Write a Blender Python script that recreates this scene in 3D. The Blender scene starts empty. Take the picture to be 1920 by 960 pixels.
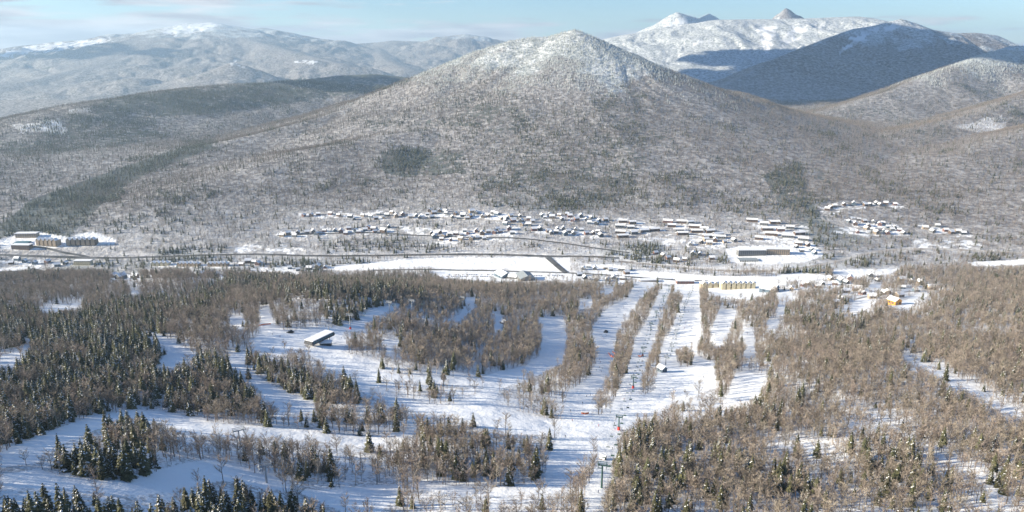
import bpy, math, random
import numpy as np
from mathutils import Vector, Matrix
R = math.radians
rng = np.random.default_rng(7)
random.seed(7)
S = bpy.context.scene
C = S.collection

# ------------------------------------------------------------------ camera
H = 450.0; F = 1400.0; PITCH = R(15.2)
cam_d = bpy.data.cameras.new('camera'); cam = bpy.data.objects.new('camera', cam_d); C.objects.link(cam)
cam.location = (0, 0, H); cam.rotation_euler = (R(90) - PITCH, 0, 0)
cam_d.sensor_width = 36; cam_d.lens = 36 * F / 1920
cam_d.clip_start = 1; cam_d.clip_end = 90000
S.camera = cam

# ------------------------------------------------------------------ sky, sun, exposure
SUN_EL = R(20)
SUN_V = Vector((-0.99, -0.12, 0)).normalized() * math.cos(SUN_EL) + Vector((0, 0, math.sin(SUN_EL)))   # towards the sun
world = bpy.data.worlds.new('World'); S.world = world; world.use_nodes = True
wn = world.node_tree.nodes; wl = world.node_tree.links; wn.clear()
sky = wn.new('ShaderNodeTexSky'); sky.sky_type = 'NISHITA'; sky.sun_disc = False
sky.sun_elevation = SUN_EL; sky.sun_rotation = math.atan2(SUN_V.x, SUN_V.y)
sky.altitude = 700; sky.air_density = 1.0; sky.dust_density = 0.3; sky.ozone_density = 2.0
bg = wn.new('ShaderNodeBackground'); bg.inputs[1].default_value = 0.066
wo = wn.new('ShaderNodeOutputWorld')
tc = wn.new('ShaderNodeTexCoord')
sx = wn.new('ShaderNodeSeparateXYZ'); wl.new(tc.outputs['Generated'], sx.inputs[0])
mp = wn.new('ShaderNodeMapping'); mp.inputs['Scale'].default_value = (3.2, 3.2, 34); wl.new(tc.outputs['Generated'], mp.inputs[0])
nz = wn.new('ShaderNodeTexNoise'); nz.inputs['Scale'].default_value = 2.2; nz.inputs['Detail'].default_value = 7; nz.inputs['Roughness'].default_value = .55
wl.new(mp.outputs[0], nz.inputs[0])
def wmath(op, a, b=None, clamp=False):
    n = wn.new('ShaderNodeMath'); n.operation = op; n.use_clamp = clamp
    for i, v in enumerate((a, b)):
        if v is None: continue
        if isinstance(v, (int, float)): n.inputs[i].default_value = v
        else: wl.new(v, n.inputs[i])
    return n.outputs[0]
# low cloud bank: strong near the horizon on the left, thin wisps on the right
band = wmath('MULTIPLY_ADD', sx.outputs['Z'], -26.0); band.node.inputs[2].default_value = 1.15
left = wmath('MULTIPLY_ADD', sx.outputs['X'], -1.1); left.node.inputs[2].default_value = -0.05
cov = wmath('ADD', wmath('ADD', band, left), wmath('MULTIPLY', wmath('SUBTRACT', nz.outputs[0], 0.5), 4.0))
cov = wmath('MULTIPLY', cov, 1.8, True)
cm = wn.new('ShaderNodeMix'); cm.data_type = 'RGBA'
wl.new(wmath('MULTIPLY', cov, 0.9), cm.inputs[0]); tint = wn.new('ShaderNodeMix'); tint.data_type = 'RGBA'; tint.blend_type = 'MULTIPLY'; tint.inputs[0].default_value = 1; tint.inputs[7].default_value = (.77, .92, 1.12, 1)
wl.new(sky.outputs[0], tint.inputs[6]); wl.new(tint.outputs[2], cm.inputs[6]); nz2 = wn.new('ShaderNodeTexNoise'); nz2.inputs['Scale'].default_value = 3.1; nz2.inputs['Detail'].default_value = 5; wl.new(mp.outputs[0], nz2.inputs[0])
cc = wn.new('ShaderNodeMix'); cc.data_type = 'RGBA'; cc.inputs[6].default_value = (3.3, 3.2, 3.6, 1); cc.inputs[7].default_value = (6.2, 5.9, 6.0, 1)
wl.new(wmath('MULTIPLY', wmath('SUBTRACT', nz2.outputs[0], .36), 3.6, True), cc.inputs[0]); wl.new(cc.outputs[2], cm.inputs[7])
wl.new(cm.outputs[2], bg.inputs[0]); wl.new(bg.outputs[0], wo.inputs[0])
sd = bpy.data.lights.new('sun', 'SUN'); sd.energy = 5.0; sd.angle = R(0.5); sd.color = (1.0, 0.895, 0.71)
sun = bpy.data.objects.new('sun', sd); C.objects.link(sun); sun.rotation_euler = SUN_V.to_track_quat('Z', 'Y').to_euler()
S.view_settings.view_transform = 'Standard'; S.view_settings.look = 'None'; S.view_settings.gamma = 1
S.view_settings.exposure = 1.30
HAZE_D = 5.5e-5

# ------------------------------------------------------------------ picture <-> place
cp, sp = math.cos(PITCH), math.sin(PITCH)
def ray(px, py):
    u = (px - 960) / F; v = (480 - py) / F
    return u, cp + v * sp, -sp + v * cp
def P(px, py, Y):
    x, y, z = ray(px, py); k = Y / y
    return (x * k, Y, H + z * k)
def proj(x, y, z):
    dz = z - H
    f = y * cp - dz * sp; up = y * sp + dz * cp
    f = np.where(f > 1, f, 1)
    return 960 + F * x / f, 480 - F * up / f, f

# ------------------------------------------------------------------ noise
def _hash(ix, iy, s):
    h = (ix.astype(np.int64) * 374761393 + iy.astype(np.int64) * 668265263 + s * 1274126177) & 0xffffffff
    h = ((h ^ (h >> 13)) * 1103515245) & 0xffffffff
    h = (h ^ (h >> 16)) & 0xffffffff
    return h / 4294967296.0
def pn(x, y, s=0):
    ix = np.floor(x); iy = np.floor(y); fx = x - ix; fy = y - iy
    u = fx * fx * fx * (fx * (fx * 6 - 15) + 10); v = fy * fy * fy * (fy * (fy * 6 - 15) + 10)
    def g(ox, oy):
        a = _hash(ix + ox, iy + oy, s) * 2 * np.pi
        return np.cos(a) * (fx - ox) + np.sin(a) * (fy - oy)
    return 1.5 * ((g(0, 0) * (1 - u) + g(1, 0) * u) * (1 - v) + (g(0, 1) * (1 - u) + g(1, 1) * u) * v)
def fbm(x, y, L, octv=4, s=0, gain=.5):
    t = 0; a = 1; n = 0
    for i in range(octv):
        t = t + a * pn(x / L, y / L, s + i * 17); n += a; a *= gain; L = L / 2.03
    return t / n

# ------------------------------------------------------------------ terrain height
ctrl = [P(*c) for c in [
 (60,860,265),(100,955,215),(300,850,290),(100,700,470),(250,770,400),(450,850,330),(300,640,600),(0,600,720),(200,600,740),
 (50,540,1000),(350,522,1130),(0,520,1130),(595,640,650),(500,590,760),(640,545,880),(800,575,900),(450,560,950),(700,700,560),
 (850,650,720),(950,600,930),(900,552,1150),(750,545,1080),(1000,540,1300),(1100,960,275),(800,960,275),(500,950,265),(900,850,370),
 (700,850,360),(900,760,480),(1100,740,560),(1150,640,880),(1220,560,1220),(1300,540,1380),(1400,700,650),(1400,600,980),
 (1350,800,470),(1400,900,350),(1850,900,330),(1600,800,440),(1850,800,440),(1700,700,600),(1880,700,620),(1850,620,850),
 (1600,620,900),(1550,560,1150),(1850,550,1200),(1900,505,1480),(200,480,1640),(600,480,1640),(960,480,1640),(1300,490,1590),(1700,485,1610),
 (500,400,1930),(800,400,1930),(1100,400,1930),(1500,400,1950),(1850,400,1960),(300,440,1760),(1500,440,1770),(960,350,2150),
 (200,350,2250),(1500,350,2180),(1850,340,2250),(40,440,1750),(960,440,1760)]]
ctrl += [(-1150,1480,4),(-800,1480,3),(-450,1480,2),(-100,1480,2),(0,0,335),(-300,0,345),(300,0,340),(0,-500,420),(-600,-400,420),(600,-400,410),
 (0,2600,85),(-1200,3000,105),(1200,3000,110),(0,3100,95),(-2200,2000,60),(2200,2000,80),(-1300,700,250),(1300,700,190),(-2000,1000,220),(2000,1000,170),
 (-2000,-400,430),(2000,-400,430)]
ctrl = np.array(ctrl, float)
def _U(r2): return np.where(r2 > 1e-9, r2 * np.log(r2 + 1e-9), 0)
_s = 1000.0
_n = len(ctrl)
_cx = ctrl[:, :2] / _s
_K = _U(((_cx[:, None] - _cx[None]) ** 2).sum(-1)) + np.eye(_n) * 2e-3
_Pm = np.hstack([np.ones((_n, 1)), _cx])
_w = np.linalg.solve(np.block([[_K, _Pm], [_Pm.T, np.zeros((3, 3))]]), np.concatenate([ctrl[:, 2], np.zeros(3)]))
def smooth(a, b, x):
    t = np.clip((x - a) / (b - a), 0, 1); return t * t * (3 - 2 * t)
def base_z(x, y):
    sh = x.shape; xf = (x / _s).ravel(); yf = (y / _s).ravel()
    z = _w[_n] + _w[_n + 1] * xf + _w[_n + 2] * yf
    for i in range(_n):
        z = z + _w[i] * _U((xf - _cx[i, 0]) ** 2 + (yf - _cx[i, 1]) ** 2)
    z = z.reshape(sh)
    r = np.hypot(x, y)
    az = np.arctan2(x, y)
    fl = np.interp(r, [3000, 5000, 7000, 30000], [105, 60, 20, 0])
    fr = np.interp(r, [2700, 4300, 6000, 8000, 30000], [92, 130, 185, 220, 200])
    k = smooth(-.12, .16, az)
    far = fl * (1 - k) + fr * k
    w = smooth(2300, 3200, r)
    w = np.maximum(w, smooth(-200, -900, y))
    back = np.where(y < -200, 400.0, 0)
    far = np.where(y < 0, back, far)
    return np.clip(z, -5, 500) * (1 - w) + far * w
# ridges: lines of crest points (px, py, Y); k = half width per metre of height
RIDGES = {
 'near': [([(1560,410,2060),(1510,375,2300),(1480,325,2600),(1430,272,2800),(1380,240,3000),(1300,190,3250),(1250,162,3350),(1200,135,3430),(1160,105,3520),(1130,84,3560),(1095,64,3600),(1078,56,3610),(1060,60,3620),(1045,65,3620),(1030,70,3620),
        (1000,70,3620),(960,76,3610),(900,95,3580),(850,115,3560),(790,152,3500),(750,172,3400),(700,190,3300),(650,204,3200),(600,220,3100),(540,236,3000),(480,252,2900),(380,277,2700)], 3.0, 1.45, 14),
        ([(1060,160,3250),(960,215,2950),(860,237,2800),(720,254,2650),(600,278,2500),(500,306,2350),(400,335,2200),(300,368,2050),(200,402,1920)], 3.6, 1.5, 60),
        ([(1040,67,3620),(1046,95,3430),(1075,145,3120),(1125,210,2780),(1180,280,2440),(1230,335,2210)], 2.3, 1.25, 40)],
 'left': [([(780,148,5200),(740,143,5100),(700,139,5000),(640,141,4900),(560,151,4700),(500,157,4500),(430,160,4300),(360,166,4100),(290,174,3900),(220,186,3700),(150,196,3500),(90,210,3350),(40,225,3250),(0,236,3200),(-80,262,3100)], 4.2, 1.35, 90)],
 'shade': [([(1330,178,4700),(1380,152,5000),(1440,116,5350),(1480,100,5500),(1520,84,5700),(1560,68,5900),(1600,54,6050),(1640,48,6200),(1665,41,6250),(1690,35,6300),(1712,42,6350),(1745,55,6500),(1790,62,6650),(1830,61,6750),(1868,66,6850),(1895,84,6950),(1960,100,7100),(2080,120,7200)], 2.5, 1.3, 12),
        ([(1690,60,6100),(1740,120,5400),(1760,170,4900)], 3.0, 1.4, 60)],
 'spur': [([(2080,70,5000),(1960,84,4900),(1900,86,4800),(1840,105,4600),(1760,135,4350),(1660,175,4100),(1560,208,3900),(1450,235,3700)], 2.0, 1.2, 40),
        ([(1960,130,5600),(1860,150,5200),(1750,165,4950),(1640,182,4750),(1520,196,4500),(1400,215,4200)], 2.2, 1.2, 40)],
 'right': [([(2080,130,3900),(1960,165,3700),(1900,188,3500),(1840,212,3350),(1760,232,3200),(1680,252,3050),(1580,270,2900),(1500,285,2800)], 2.0, 1.2, 40),
        ([(2080,200,3000),(1960,235,2850),(1880,262,2700),(1790,290,2550),(1700,315,2420)], 2.2, 1.3, 40)],
 'snowy': [([(1090,95,7600),(1150,78,7600),(1200,62,7600),(1260,50,7700),(1310,43,7700),(1350,37,7700),(1400,36,7800),(1450,36,7800),(1500,35,7800),(1550,33,7800),(1600,31,7800),(1640,40,7800),(1680,50,7700),(1760,90,7600)], 4.3, 1.2, 160),
        ([(1120,84,9800),(1190,62,9800),(1230,44,9800),(1258,27,9800),(1270,21,9800),(1282,26,9800),(1310,34,9900),(1330,25,11500),(1350,36,11500)], 2.2, 1.6, 10),
        ([(1446,36,9800),(1460,25,9800),(1474,14,9800),(1488,23,9800),(1508,34,9800)], 1.6, 1.8, 10)],
 'far': [([(-300,110,13000),(-100,98,13000),(0,92,13000),(60,84,13000),(110,78,13000),(170,74,13000),(230,68,13000),(290,58,13000),(330,50,13000),(365,43,13000),(395,42,13000),(430,48,13000),(460,55,13000),(490,52,13400),(520,62,13400),
        (560,76,13500),(640,84,13800),(700,80,14200),(740,76,14200),(790,78,14200),(830,72,14200),(870,64,14200),(910,72,14300),(950,86,14400),(1000,96,14600),(1100,98,15000),(1300,102,15000)], 6.5, 1.35, 100),
        ([(395,44,13000),(470,75,11600),(560,100,10200),(640,120,9300)], 5, 1.4, 100),
        ([(300,60,12800),(260,95,11000),(180,120,9500),(60,150,8200),(-60,165,7500)], 5, 1.4, 100),
        ([(420,125,8200),(436,117,8200),(455,122,8200),(480,130,8200)], 3, 1.5, 30),
        ([(560,118,9400),(590,112,9400),(630,120,9400)], 4, 1.5, 60),
        ([(700,84,14000),(720,110,11500),(760,130,9800)], 5, 1.4, 100),
        ([(-80,190,6300),(60,186,6200),(180,190,6000),(330,182,5900)], 5, 1.4, 90)],
}
RKEYS = list(RIDGES)
RW = {k: [(np.array([P(*p) for p in r[0]]), r[1], r[2], r[3]) for r in v] for k, v in RIDGES.items()}
def height(x, y, full=False):
    x = np.asarray(x, float); y = np.asarray(y, float)
    b = base_z(x, y); best = np.zeros_like(b); lab = np.full(b.shape, -1); r = np.hypot(x, y)
    dmin = np.full(b.shape, 1e9)
    gul = (np.abs(pn(x / 520, y / 520, 51)) - .28) + .5 * (np.abs(pn(x / 240, y / 240, 52)) - .28) + .22 * (np.abs(pn(x / 110, y / 110, 53)) - .28)
    for ki, key in enumerate(RKEYS):
        for ri, (pts, k, p, rad) in enumerate(RW[key]):
            lo = pts.min(0); hi = pts.max(0); m = 7800 if key == 'far' else 3200
            sel = (x > lo[0] - m) & (x < hi[0] + m) & (y > lo[1] - m) & (y < hi[1] + m)
            if not sel.any(): continue
            xs = x[sel]; ys = y[sel]; bs = b[sel]
            bestd = np.full(xs.shape, 1e9); mind = np.full(xs.shape, 1e9); zr = np.zeros(xs.shape); tt = np.zeros(xs.shape); acc = 0
            hb = np.zeros(xs.shape)
            for i in range(len(pts) - 1):
                a = pts[i]; c = pts[i + 1]; dx, dy = c[0] - a[0], c[1] - a[1]; L2 = dx * dx + dy * dy
                t = np.clip(((xs - a[0]) * dx + (ys - a[1]) * dy) / L2, 0, 1)
                d = np.hypot(xs - a[0] - t * dx, ys - a[1] - t * dy)
                z = a[2] + t * (c[2] - a[2])
                hh = z - bs; W = k * np.maximum(hh, 40) + 120
                dd = np.sqrt(d * d + rad * rad) - rad
                v = np.maximum(hh, 0) * np.clip(1 - dd / W, 0, 1) ** p
                up = v > hb; mind = np.minimum(mind, d)
                hb = np.where(up, v, hb); tt = np.where(up, acc + t * math.sqrt(L2), tt); bestd = np.where(up, d, bestd)
                acc += math.sqrt(L2)
            sc = 1.0 if key not in ('far',) else 3.0
            g = pn(tt / (230 * sc) + ri * 7, bestd / (1500 * sc) + ki * 3.3, 91 + ki) + .5 * pn(tt / (95 * sc), bestd / (700 * sc), 95 + ki)
            amp = np.clip(bestd / (500 * sc), 0, 1) * 0
            hb2 = hb * (1 + amp * g)
            cur = best[sel]; up = hb2 > cur
            best[sel] = np.where(up, hb2, cur); l = lab[sel]; l[up & (hb2 > 6)] = ki; lab[sel] = l
            dmin[sel] = np.minimum(dmin[sel], mind)
    nd = np.clip(best / 150, 0, 1)
    wx = x + fbm(x, y, 700, 2, 88) * 260
    run = (np.abs(pn(wx / 330, y / 1500, 61)) - .25) * 1.0 + (np.abs(pn(wx / 150 + y / 900, y / 700, 62)) - .25) * .5 + (np.abs(pn(wx / 70 - y / 700, y / 420, 63)) - .25) * .22
    KR = np.array([.7, .5, 1.25, .7, .7, .35, 0, .6])
    n_run = KR[lab] * smooth(40, 200, best) * np.clip(dmin / 450, 0, 1) * run * np.clip(best, 0, 380) * .30
    KN = np.array([.42, .5, .45, .6, .6, .3, .8, .5])
    n = nd * KN[lab] * np.clip(dmin / 350, 0, 1) * (gul * 62 + fbm(x, y, 170, 3, 71) * 9) + n_run
    far = smooth(5000, 9000, r)
    n = n + far * ((np.abs(fbm(x, y, 1700, 2, 31)) - .2) * 150 + (np.abs(fbm(x, y, 600, 4, 33)) - .2) * 90) * np.clip(dmin / 900, 0, 1)
    n = n + smooth(30, 200, r) * (1 - nd) * (1 - far) * (fbm(x, y, 140, 3, 5) * 3.2 * (1 - .75 * smooth(1350, 1500, y)) + fbm(x, y, 38, 2, 9) * .7)
    z = b + best + n
    # trail cuts leave a low bank on the near hillside
    if full: return z, lab, best, dmin
    return z

# polar sheet round the camera's foot
dense = np.linspace(-R(41), R(41), 1150)
side = np.linspace(R(41), R(180), 60)[1:]
AZ = np.concatenate([-side[::-1], dense, side])
RAD = np.concatenate([np.linspace(6, 150, 30)[:-1], np.exp(np.linspace(math.log(150), math.log(19000), 980))])
AZg, Rg = np.meshgrid(AZ, RAD)
GX = Rg * np.sin(AZg); GY = Rg * np.cos(AZg)
GZ, GLAB, GH, GD = height(GX, GY, True)
# visibility from the camera (running maximum of the slope along each ray)
SL = (GZ - H) / Rg
RUN = np.maximum.accumulate(SL, 0)
HID = (RUN - SL) * Rg                    # metres below the line of sight
def grid_lookup(A, x, y):
    r = np.hypot(x, y); a = np.arctan2(x, y)
    i = np.clip(np.searchsorted(RAD, r), 1, len(RAD) - 1); j = np.clip(np.searchsorted(AZ, a), 1, len(AZ) - 1)
    tr = np.clip((r - RAD[i - 1]) / (RAD[i] - RAD[i - 1]), 0, 1); ta = np.clip((a - AZ[j - 1]) / (AZ[j] - AZ[j - 1]), 0, 1)
    return (A[i - 1, j - 1] * (1 - tr) * (1 - ta) + A[i, j - 1] * tr * (1 - ta) + A[i - 1, j] * (1 - tr) * ta + A[i, j] * tr * ta)
def gz(x, y): return grid_lookup(GZ, np.asarray(x, float), np.asarray(y, float))
def hit(px, py):
    """first point of the terrain on the ray through a picture point"""
    dx, dy, dz = ray(px, py); hl = math.hypot(dx, dy); t = RAD / hl
    z = grid_lookup(GZ, dx * t, dy * t); below = (H + dz * t) < z
    idx = np.argmax(below)
    if not below[idx]: idx = len(RAD) - 1
    a, b_ = t[max(idx - 1, 0)], t[idx]
    for _ in range(18):
        m = (a + b_) / 2
        if H + dz * m < float(gz(dx * m, dy * m)): b_ = m
        else: a = m
    return (dx * b_, dy * b_, float(gz(dx * b_, dy * b_)))

# ------------------------------------------------------------------ zones read off the photograph, laid onto the land
IW, IH = 1920, 960
yy, xx = np.mgrid[0:IH, 0:IW]
def raster(poly, target, val, mode='set'):
    p = np.array(poly, float); x0, y0 = np.floor(p.min(0)).astype(int); x1, y1 = np.ceil(p.max(0)).astype(int) + 1
    x0 = max(x0, 0); y0 = max(y0, 0); x1 = min(x1, IW); y1 = min(y1, IH)
    X = xx[y0:y1, x0:x1] + .5; Yq = yy[y0:y1, x0:x1] + .5; ins = np.zeros(X.shape, bool)
    for i in range(len(p)):
        ax, ay = p[i]; bx, by = p[(i + 1) % len(p)]
        if ay == by: continue
        c = ((ay > Yq) != (by > Yq)) & (X < (bx - ax) * (Yq - ay) / (by - ay) + ax); ins ^= c
    t = target[y0:y1, x0:x1]
    t[ins] = val
def stroke(line, w, target, val):
    for (a, b) in zip(line[:-1], line[1:]):
        dx, dy = b[0] - a[0], b[1] - a[1]; L = math.hypot(dx, dy) or 1; nx, ny = -dy / L * w / 2, dx / L * w / 2
        raster([(a[0] + nx, a[1] + ny), (b[0] + nx, b[1] + ny), (b[0] - nx, b[1] - ny), (a[0] - nx, a[1] - ny)], target, val)
OPEN = np.zeros((IH, IW), np.float32)
DENS = np.ones((IH, IW), np.float32)
CONI = np.full((IH, IW), .07, np.float32)
SNOWY = np.zeros((IH, IW), np.float32)
open_polys = [
 [(0,850),(45,832),(110,803),(170,782),(250,768),(330,774),(380,790),(450,798),(530,803),(600,812),(600,827),(520,823),(440,819),(380,816),(340,806),(300,796),(260,784),(210,796),(155,816),(80,850),(75,868),(0,878)],
 [(0,895),(70,878),(112,894),(187,901),(243,900),(280,890),(311,878),(349,867),(394,862),(442,870),(465,883),(506,897),(559,915),(559,923),(500,916),(440,902),(390,905),(330,922),(262,929),(210,927),(150,920),(67,914),(0,914)],
 [(560,916),(610,920),(660,915),(760,906),(745,930),(715,960),(640,960),(610,945),(560,924)],
 [(600,812),(690,820),(740,812),(781,800),(781,812),(745,828),(690,838),(640,835),(600,828)],
 [(740,905),(800,904),(850,912),(935,913),(1000,910),(1022,895),(1028,862),(1045,822),(1060,790),(1108,785),(1150,780),(1168,800),(1162,822),(1122,832),(1105,858),(1085,882),(1065,912),(1040,925),(1000,927),(930,931),(850,931),(790,918)],
 [(690,725),(718,732),(756,745),(793,757),(843,760),(885,745),(912,728),(885,713),(935,697),(985,687),(1012,668),(1018,635),(1010,595),(1056,595),(1064,640),(1056,680),(1010,704),(970,718),(936,732),(930,757),(960,768),(1010,782),(1060,790),(1040,815),(985,815),(940,812),(900,800),(880,790),(860,778),(810,775),(770,770),(745,760),(700,745)],
 [(1050,782),(1108,780),(1150,775),(1200,742),(1240,740),(1300,732),(1345,714),(1352,685),(1372,690),(1352,722),(1300,745),(1235,765),(1190,792),(1165,812),(1160,828),(1150,870),(1131,927),(1120,960),(1083,960),(1100,925),(1112,890),(1122,850),(1120,828),(1090,800)],
 [(1190,536),(1233,528),(1195,568),(1179,590),(1158,624),(1152,666),(1139,707),(1110,750),(1108,785),(1050,785),(1066,735),(1110,707),(1122,670),(1108,620),(1137,580),(1177,560)],
 [(1244,536),(1260,541),(1238,593),(1226,645),(1210,687),(1198,735),(1202,748),(1150,784),(1145,767),(1162,730),(1177,695),(1188,650),(1204,618),(1219,590)],
 [(1262,530),(1310,528),(1313,560),(1316,610),(1310,645),(1306,668),(1330,677),(1352,685),(1350,725),(1300,738),(1235,748),(1200,748),(1230,730),(1236,668),(1245,644),(1264,610),(1283,553),(1262,545)],
 [(1325,541),(1440,530),(1445,548),(1410,562),(1370,560),(1330,553)],
 [(1350,579),(1384,581),(1362,634),(1350,650),(1331,646),(1336,615)],
 [(1393,612),(1413,618),(1418,658),(1403,674),(1394,668)],
 [(1437,601),(1460,599),(1459,616),(1438,618)],[(1460,568),(1474,578),(1469,594),(1457,590)],
 [(1374,700),(1400,697),(1436,708),(1420,742),(1385,757),(1340,767),(1300,775),(1268,788),(1270,778),(1320,762),(1355,755),(1368,735)],
 [(1086,564),(1111,560),(1110,578),(1084,581)],[(1115,549),(1150,540),(1152,548),(1138,552)],
 [(924,585),(938,585),(946,605),(938,621),(926,621)],
 [(828,602),(862,590),(872,575),(873,558),(893,558),(890,578),(874,591),(865,602)],
 [(640,612),(669,602),(690,584),(712,576),(755,571),(737,581),(707,593),(692,605),(684,621),(640,623)],
 [(713,640),(750,638),(754,650),(737,666),(725,662)],
 [(485,582),(505,574),(512,607),(535,622),(570,618),(600,615),(650,612),(650,640),(642,662),(690,672),(715,682),(705,699),(670,699),(612,692),(600,675),(575,655),(548,652),(520,667),(500,660),(465,657),(470,640),(490,625)],
 [(612,688),(706,697),(770,706),(885,712),(905,722),(870,720),(780,716),(716,712),(700,735),(718,745),(690,742),(665,715)],
 [(431,668),(470,655),(457,690),(506,720),(544,739),(592,754),(590,772),(562,774),(525,772),(499,746),(469,712),(435,688)],
 [(262,618),(292,625),(371,665),(326,691),(296,683),(315,660),(304,641)],
 [(0,671),(37,656),(56,635),(72,628),(26,686),(0,698)],
 [(425,595),(455,592),(465,605),(455,620),(440,612)],[(245,544),(275,550),(262,555),(247,553)],[(70,575),(155,568),(150,577),(90,588)],
 # valley floor
 [(600,502),(690,494),(760,486),(880,483),(1022,484),(1040,498),(1050,509),(940,505),(860,506),(800,500),(720,504),(640,508)],
 [(1040,484),(1068,484),(1070,507),(1060,509)],[(1080,500),(1130,495),(1190,508),(1260,512),(1330,518),(1440,520),(1480,532),(1440,540),(1330,530),(1240,522),(1160,514)],
 [(1100,507),(1240,520),(1320,524),(1325,540),(1235,532),(1190,522),(1110,514)],
 [(810,508),(870,508),(1000,512),(1080,512),(1075,525),(1000,528),(940,528),(830,522)],
 [(1440,518),(1500,512),(1560,518),(1540,524),(1470,528)],
 [(1560,506),(1690,504),(1670,514),(1600,521),(1570,516)],[(1815,492),(1920,487),(1920,497),(1830,500)],
 [(1360,468),(1385,462),(1480,460),(1530,462),(1545,480),(1510,492),(1440,496),(1370,492)],
 [(0,448),(40,440),(80,436),(130,446),(150,438),(180,436),(220,450),(215,458),(120,464),(60,470),(0,468)],
 [(0,504),(50,500),(48,508),(0,512)],[(205,520),(230,515),(290,516),(288,521),(215,526)],
 [(1580,575),(1620,558),(1645,566),(1625,580),(1598,588)],[(1660,562),(1695,566),(1720,552),(1760,545),(1740,556),(1700,578),(1672,576)],[(1630,532),(1655,533),(1650,540),(1628,540)],
 [(1450,548),(1478,545),(1492,560),(1470,566)],
]
for p in open_polys: raster(p, OPEN, 1)
raster([(1268,655),(1280,650),(1297,655),(1302,672),(1296,688),(1275,690),(1268,675)], OPEN, 0)
raster([(1340,690),(1350,684),(1376,690),(1374,715),(1362,748),(1345,752),(1342,720)], OPEN, 0)
def dens(poly, v): raster(poly, DENS, v)
def coni(poly, v): raster(poly, CONI, v)
dens([(560,770),(1060,770),(1060,960),(560,960)], .72)
dens([(330,790),(600,800),(600,915),(330,900)], .85)
dens([(1240,735),(1450,700),(1500,740),(1650,760),(1920,930),(1920,960),(1180,960),(1150,830)], .9)
dens([(1400,800),(1560,830),(1680,960),(1560,960),(1440,870)], .55)
dens([(900,710),(1060,720),(1060,785),(930,765)], .6)
dens([(710,690),(920,700),(910,760),(720,735)], .5)
dens([(1215,690),(1310,690),(1300,716),(1215,730)], .35)
dens([(1225,725),(1350,725),(1350,768),(1225,775)], .45)
dens([(1370,675),(1440,675),(1450,700),(1390,700)], .45)
dens([(510,570),(620,560),(640,620),(540,620)], .6)
dens([(640,625),(760,620),(760,690),(650,680)], .75)
stroke([(1690,668),(1740,690),(1800,725),(1860,765),(1930,790)], 34, DENS, .28)
stroke([(1690,668),(1740,690),(1800,722),(1860,758),(1930,785)], 10, OPEN, .8)
stroke([(1560,750),(1640,780),(1720,830),(1790,870),(1850,915),(1900,965)], 7, OPEN, .8)
stroke([(1450,820),(1500,838),(1560,858)], 26, DENS, .12)
stroke([(1400,690),(1500,740),(1560,752)], 14, DENS, .3)
# valley and foot of the mountain: thinner woods
dens([(0,395),(1920,395),(1920,505),(0,510)], .75)
dens([(0,395),(0,395),(0,395)], 1)
dens([(540,395),(1160,398),(1540,408),(1540,455),(1300,462),(540,455)], .6)
dens([(1530,380),(1700,380),(1830,430),(1830,455),(1560,455)], .5)
dens([(0,445),(260,445),(260,515),(0,515)], .35)
dens([(1460,525),(1790,515),(1790,585),(1500,590)], .65)
# conifers
coni([(0,700),(60,640),(110,610),(200,600),(290,620),(310,660),(300,690),(340,665),(440,680),(480,740),(470,790),(350,770),(250,760),(170,780),(100,800),(40,845),(0,850)], .7)
coni([(60,860),(80,815),(130,800),(200,780),(260,765),(320,810),(325,850),(300,885),(250,905),(120,895)], .85)
coni([(0,905),(150,915),(260,925),(380,885),(450,890),(520,915),(620,925),(640,960),(0,960)], .75)
coni([(0,590),(130,585),(300,598),(330,610),(290,622),(100,610),(0,660)], .75)
coni([(570,560),(600,530),(660,530),(760,540),(812,560),(780,572),(720,580),(690,600),(650,618),(620,600)], .62)
coni([(450,530),(560,520),(600,540),(540,560),(480,570)], .4)
coni([(230,575),(330,560),(420,530),(500,520),(510,535),(440,560),(380,595),(240,600)], .6)
coni([(200,565),(330,572),(360,590),(300,600),(200,585)], .6)
coni([(460,670),(520,665),(600,690),(670,700),(670,750),(600,755),(500,715)], .4)
coni([(710,680),(850,690),(910,715),(800,745),(710,720)], .38)
coni([(560,760),(720,760),(760,840),(740,920),(560,915)], .22)
coni([(780,760),(900,790),(1060,820),(1040,930),(870,925),(790,850)], .2)
coni([(1430,580),(1520,560),(1620,590),(1700,650),(1650,680),(1540,640)], .22)
coni([(1150,830),(1220,760),(1290,780),(1320,840),(1450,880),(1560,960),(1130,960)], .27)
coni([(1600,850),(1750,830),(1920,930),(1920,960),(1650,960)], .25)
coni([(1400,720),(1480,720),(1480,800),(1410,780)], .2)
coni([(1650,560),(1920,520),(1920,700),(1800,680)], .12)
coni([(1120,470),(1170,460),(1240,455),(1265,480),(1270,505),(1190,502),(1130,490)], .7)
coni([(1290,470),(1360,465),(1370,500),(1290,502)], .45)
coni([(1485,395),(1520,380),(1560,420),(1640,455),(1600,470),(1530,455),(1500,430)], .6)
coni([(1490,495),(1590,500),(1580,512),(1470,512)], .7)
coni([(1500,480),(1640,470),(1700,490),(1640,504),(1520,500)], .35)
coni([(560,485),(640,488),(700,490),(660,505),(560,512),(420,510),(440,498)], .6)
coni([(0,482),(560,485),(560,512),(0,520)], .35)
coni([(290,470),(380,472),(380,485),(290,486)], .6)
coni([(620,430),(830,425),(830,470),(600,470)], .25)
coni([(0,425),(60,375),(200,325),(300,290),(400,262),(400,278),(300,315),(240,345),(195,380),(130,445),(30,438),(0,448)], .88)
coni([(200,185),(430,160),(700,138),(790,148),(700,172),(420,212),(250,222),(150,235)], .55)
coni([(120,215),(290,205),(300,260),(180,280),(100,290),(0,290),(0,265),(60,270)], .4)
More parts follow.
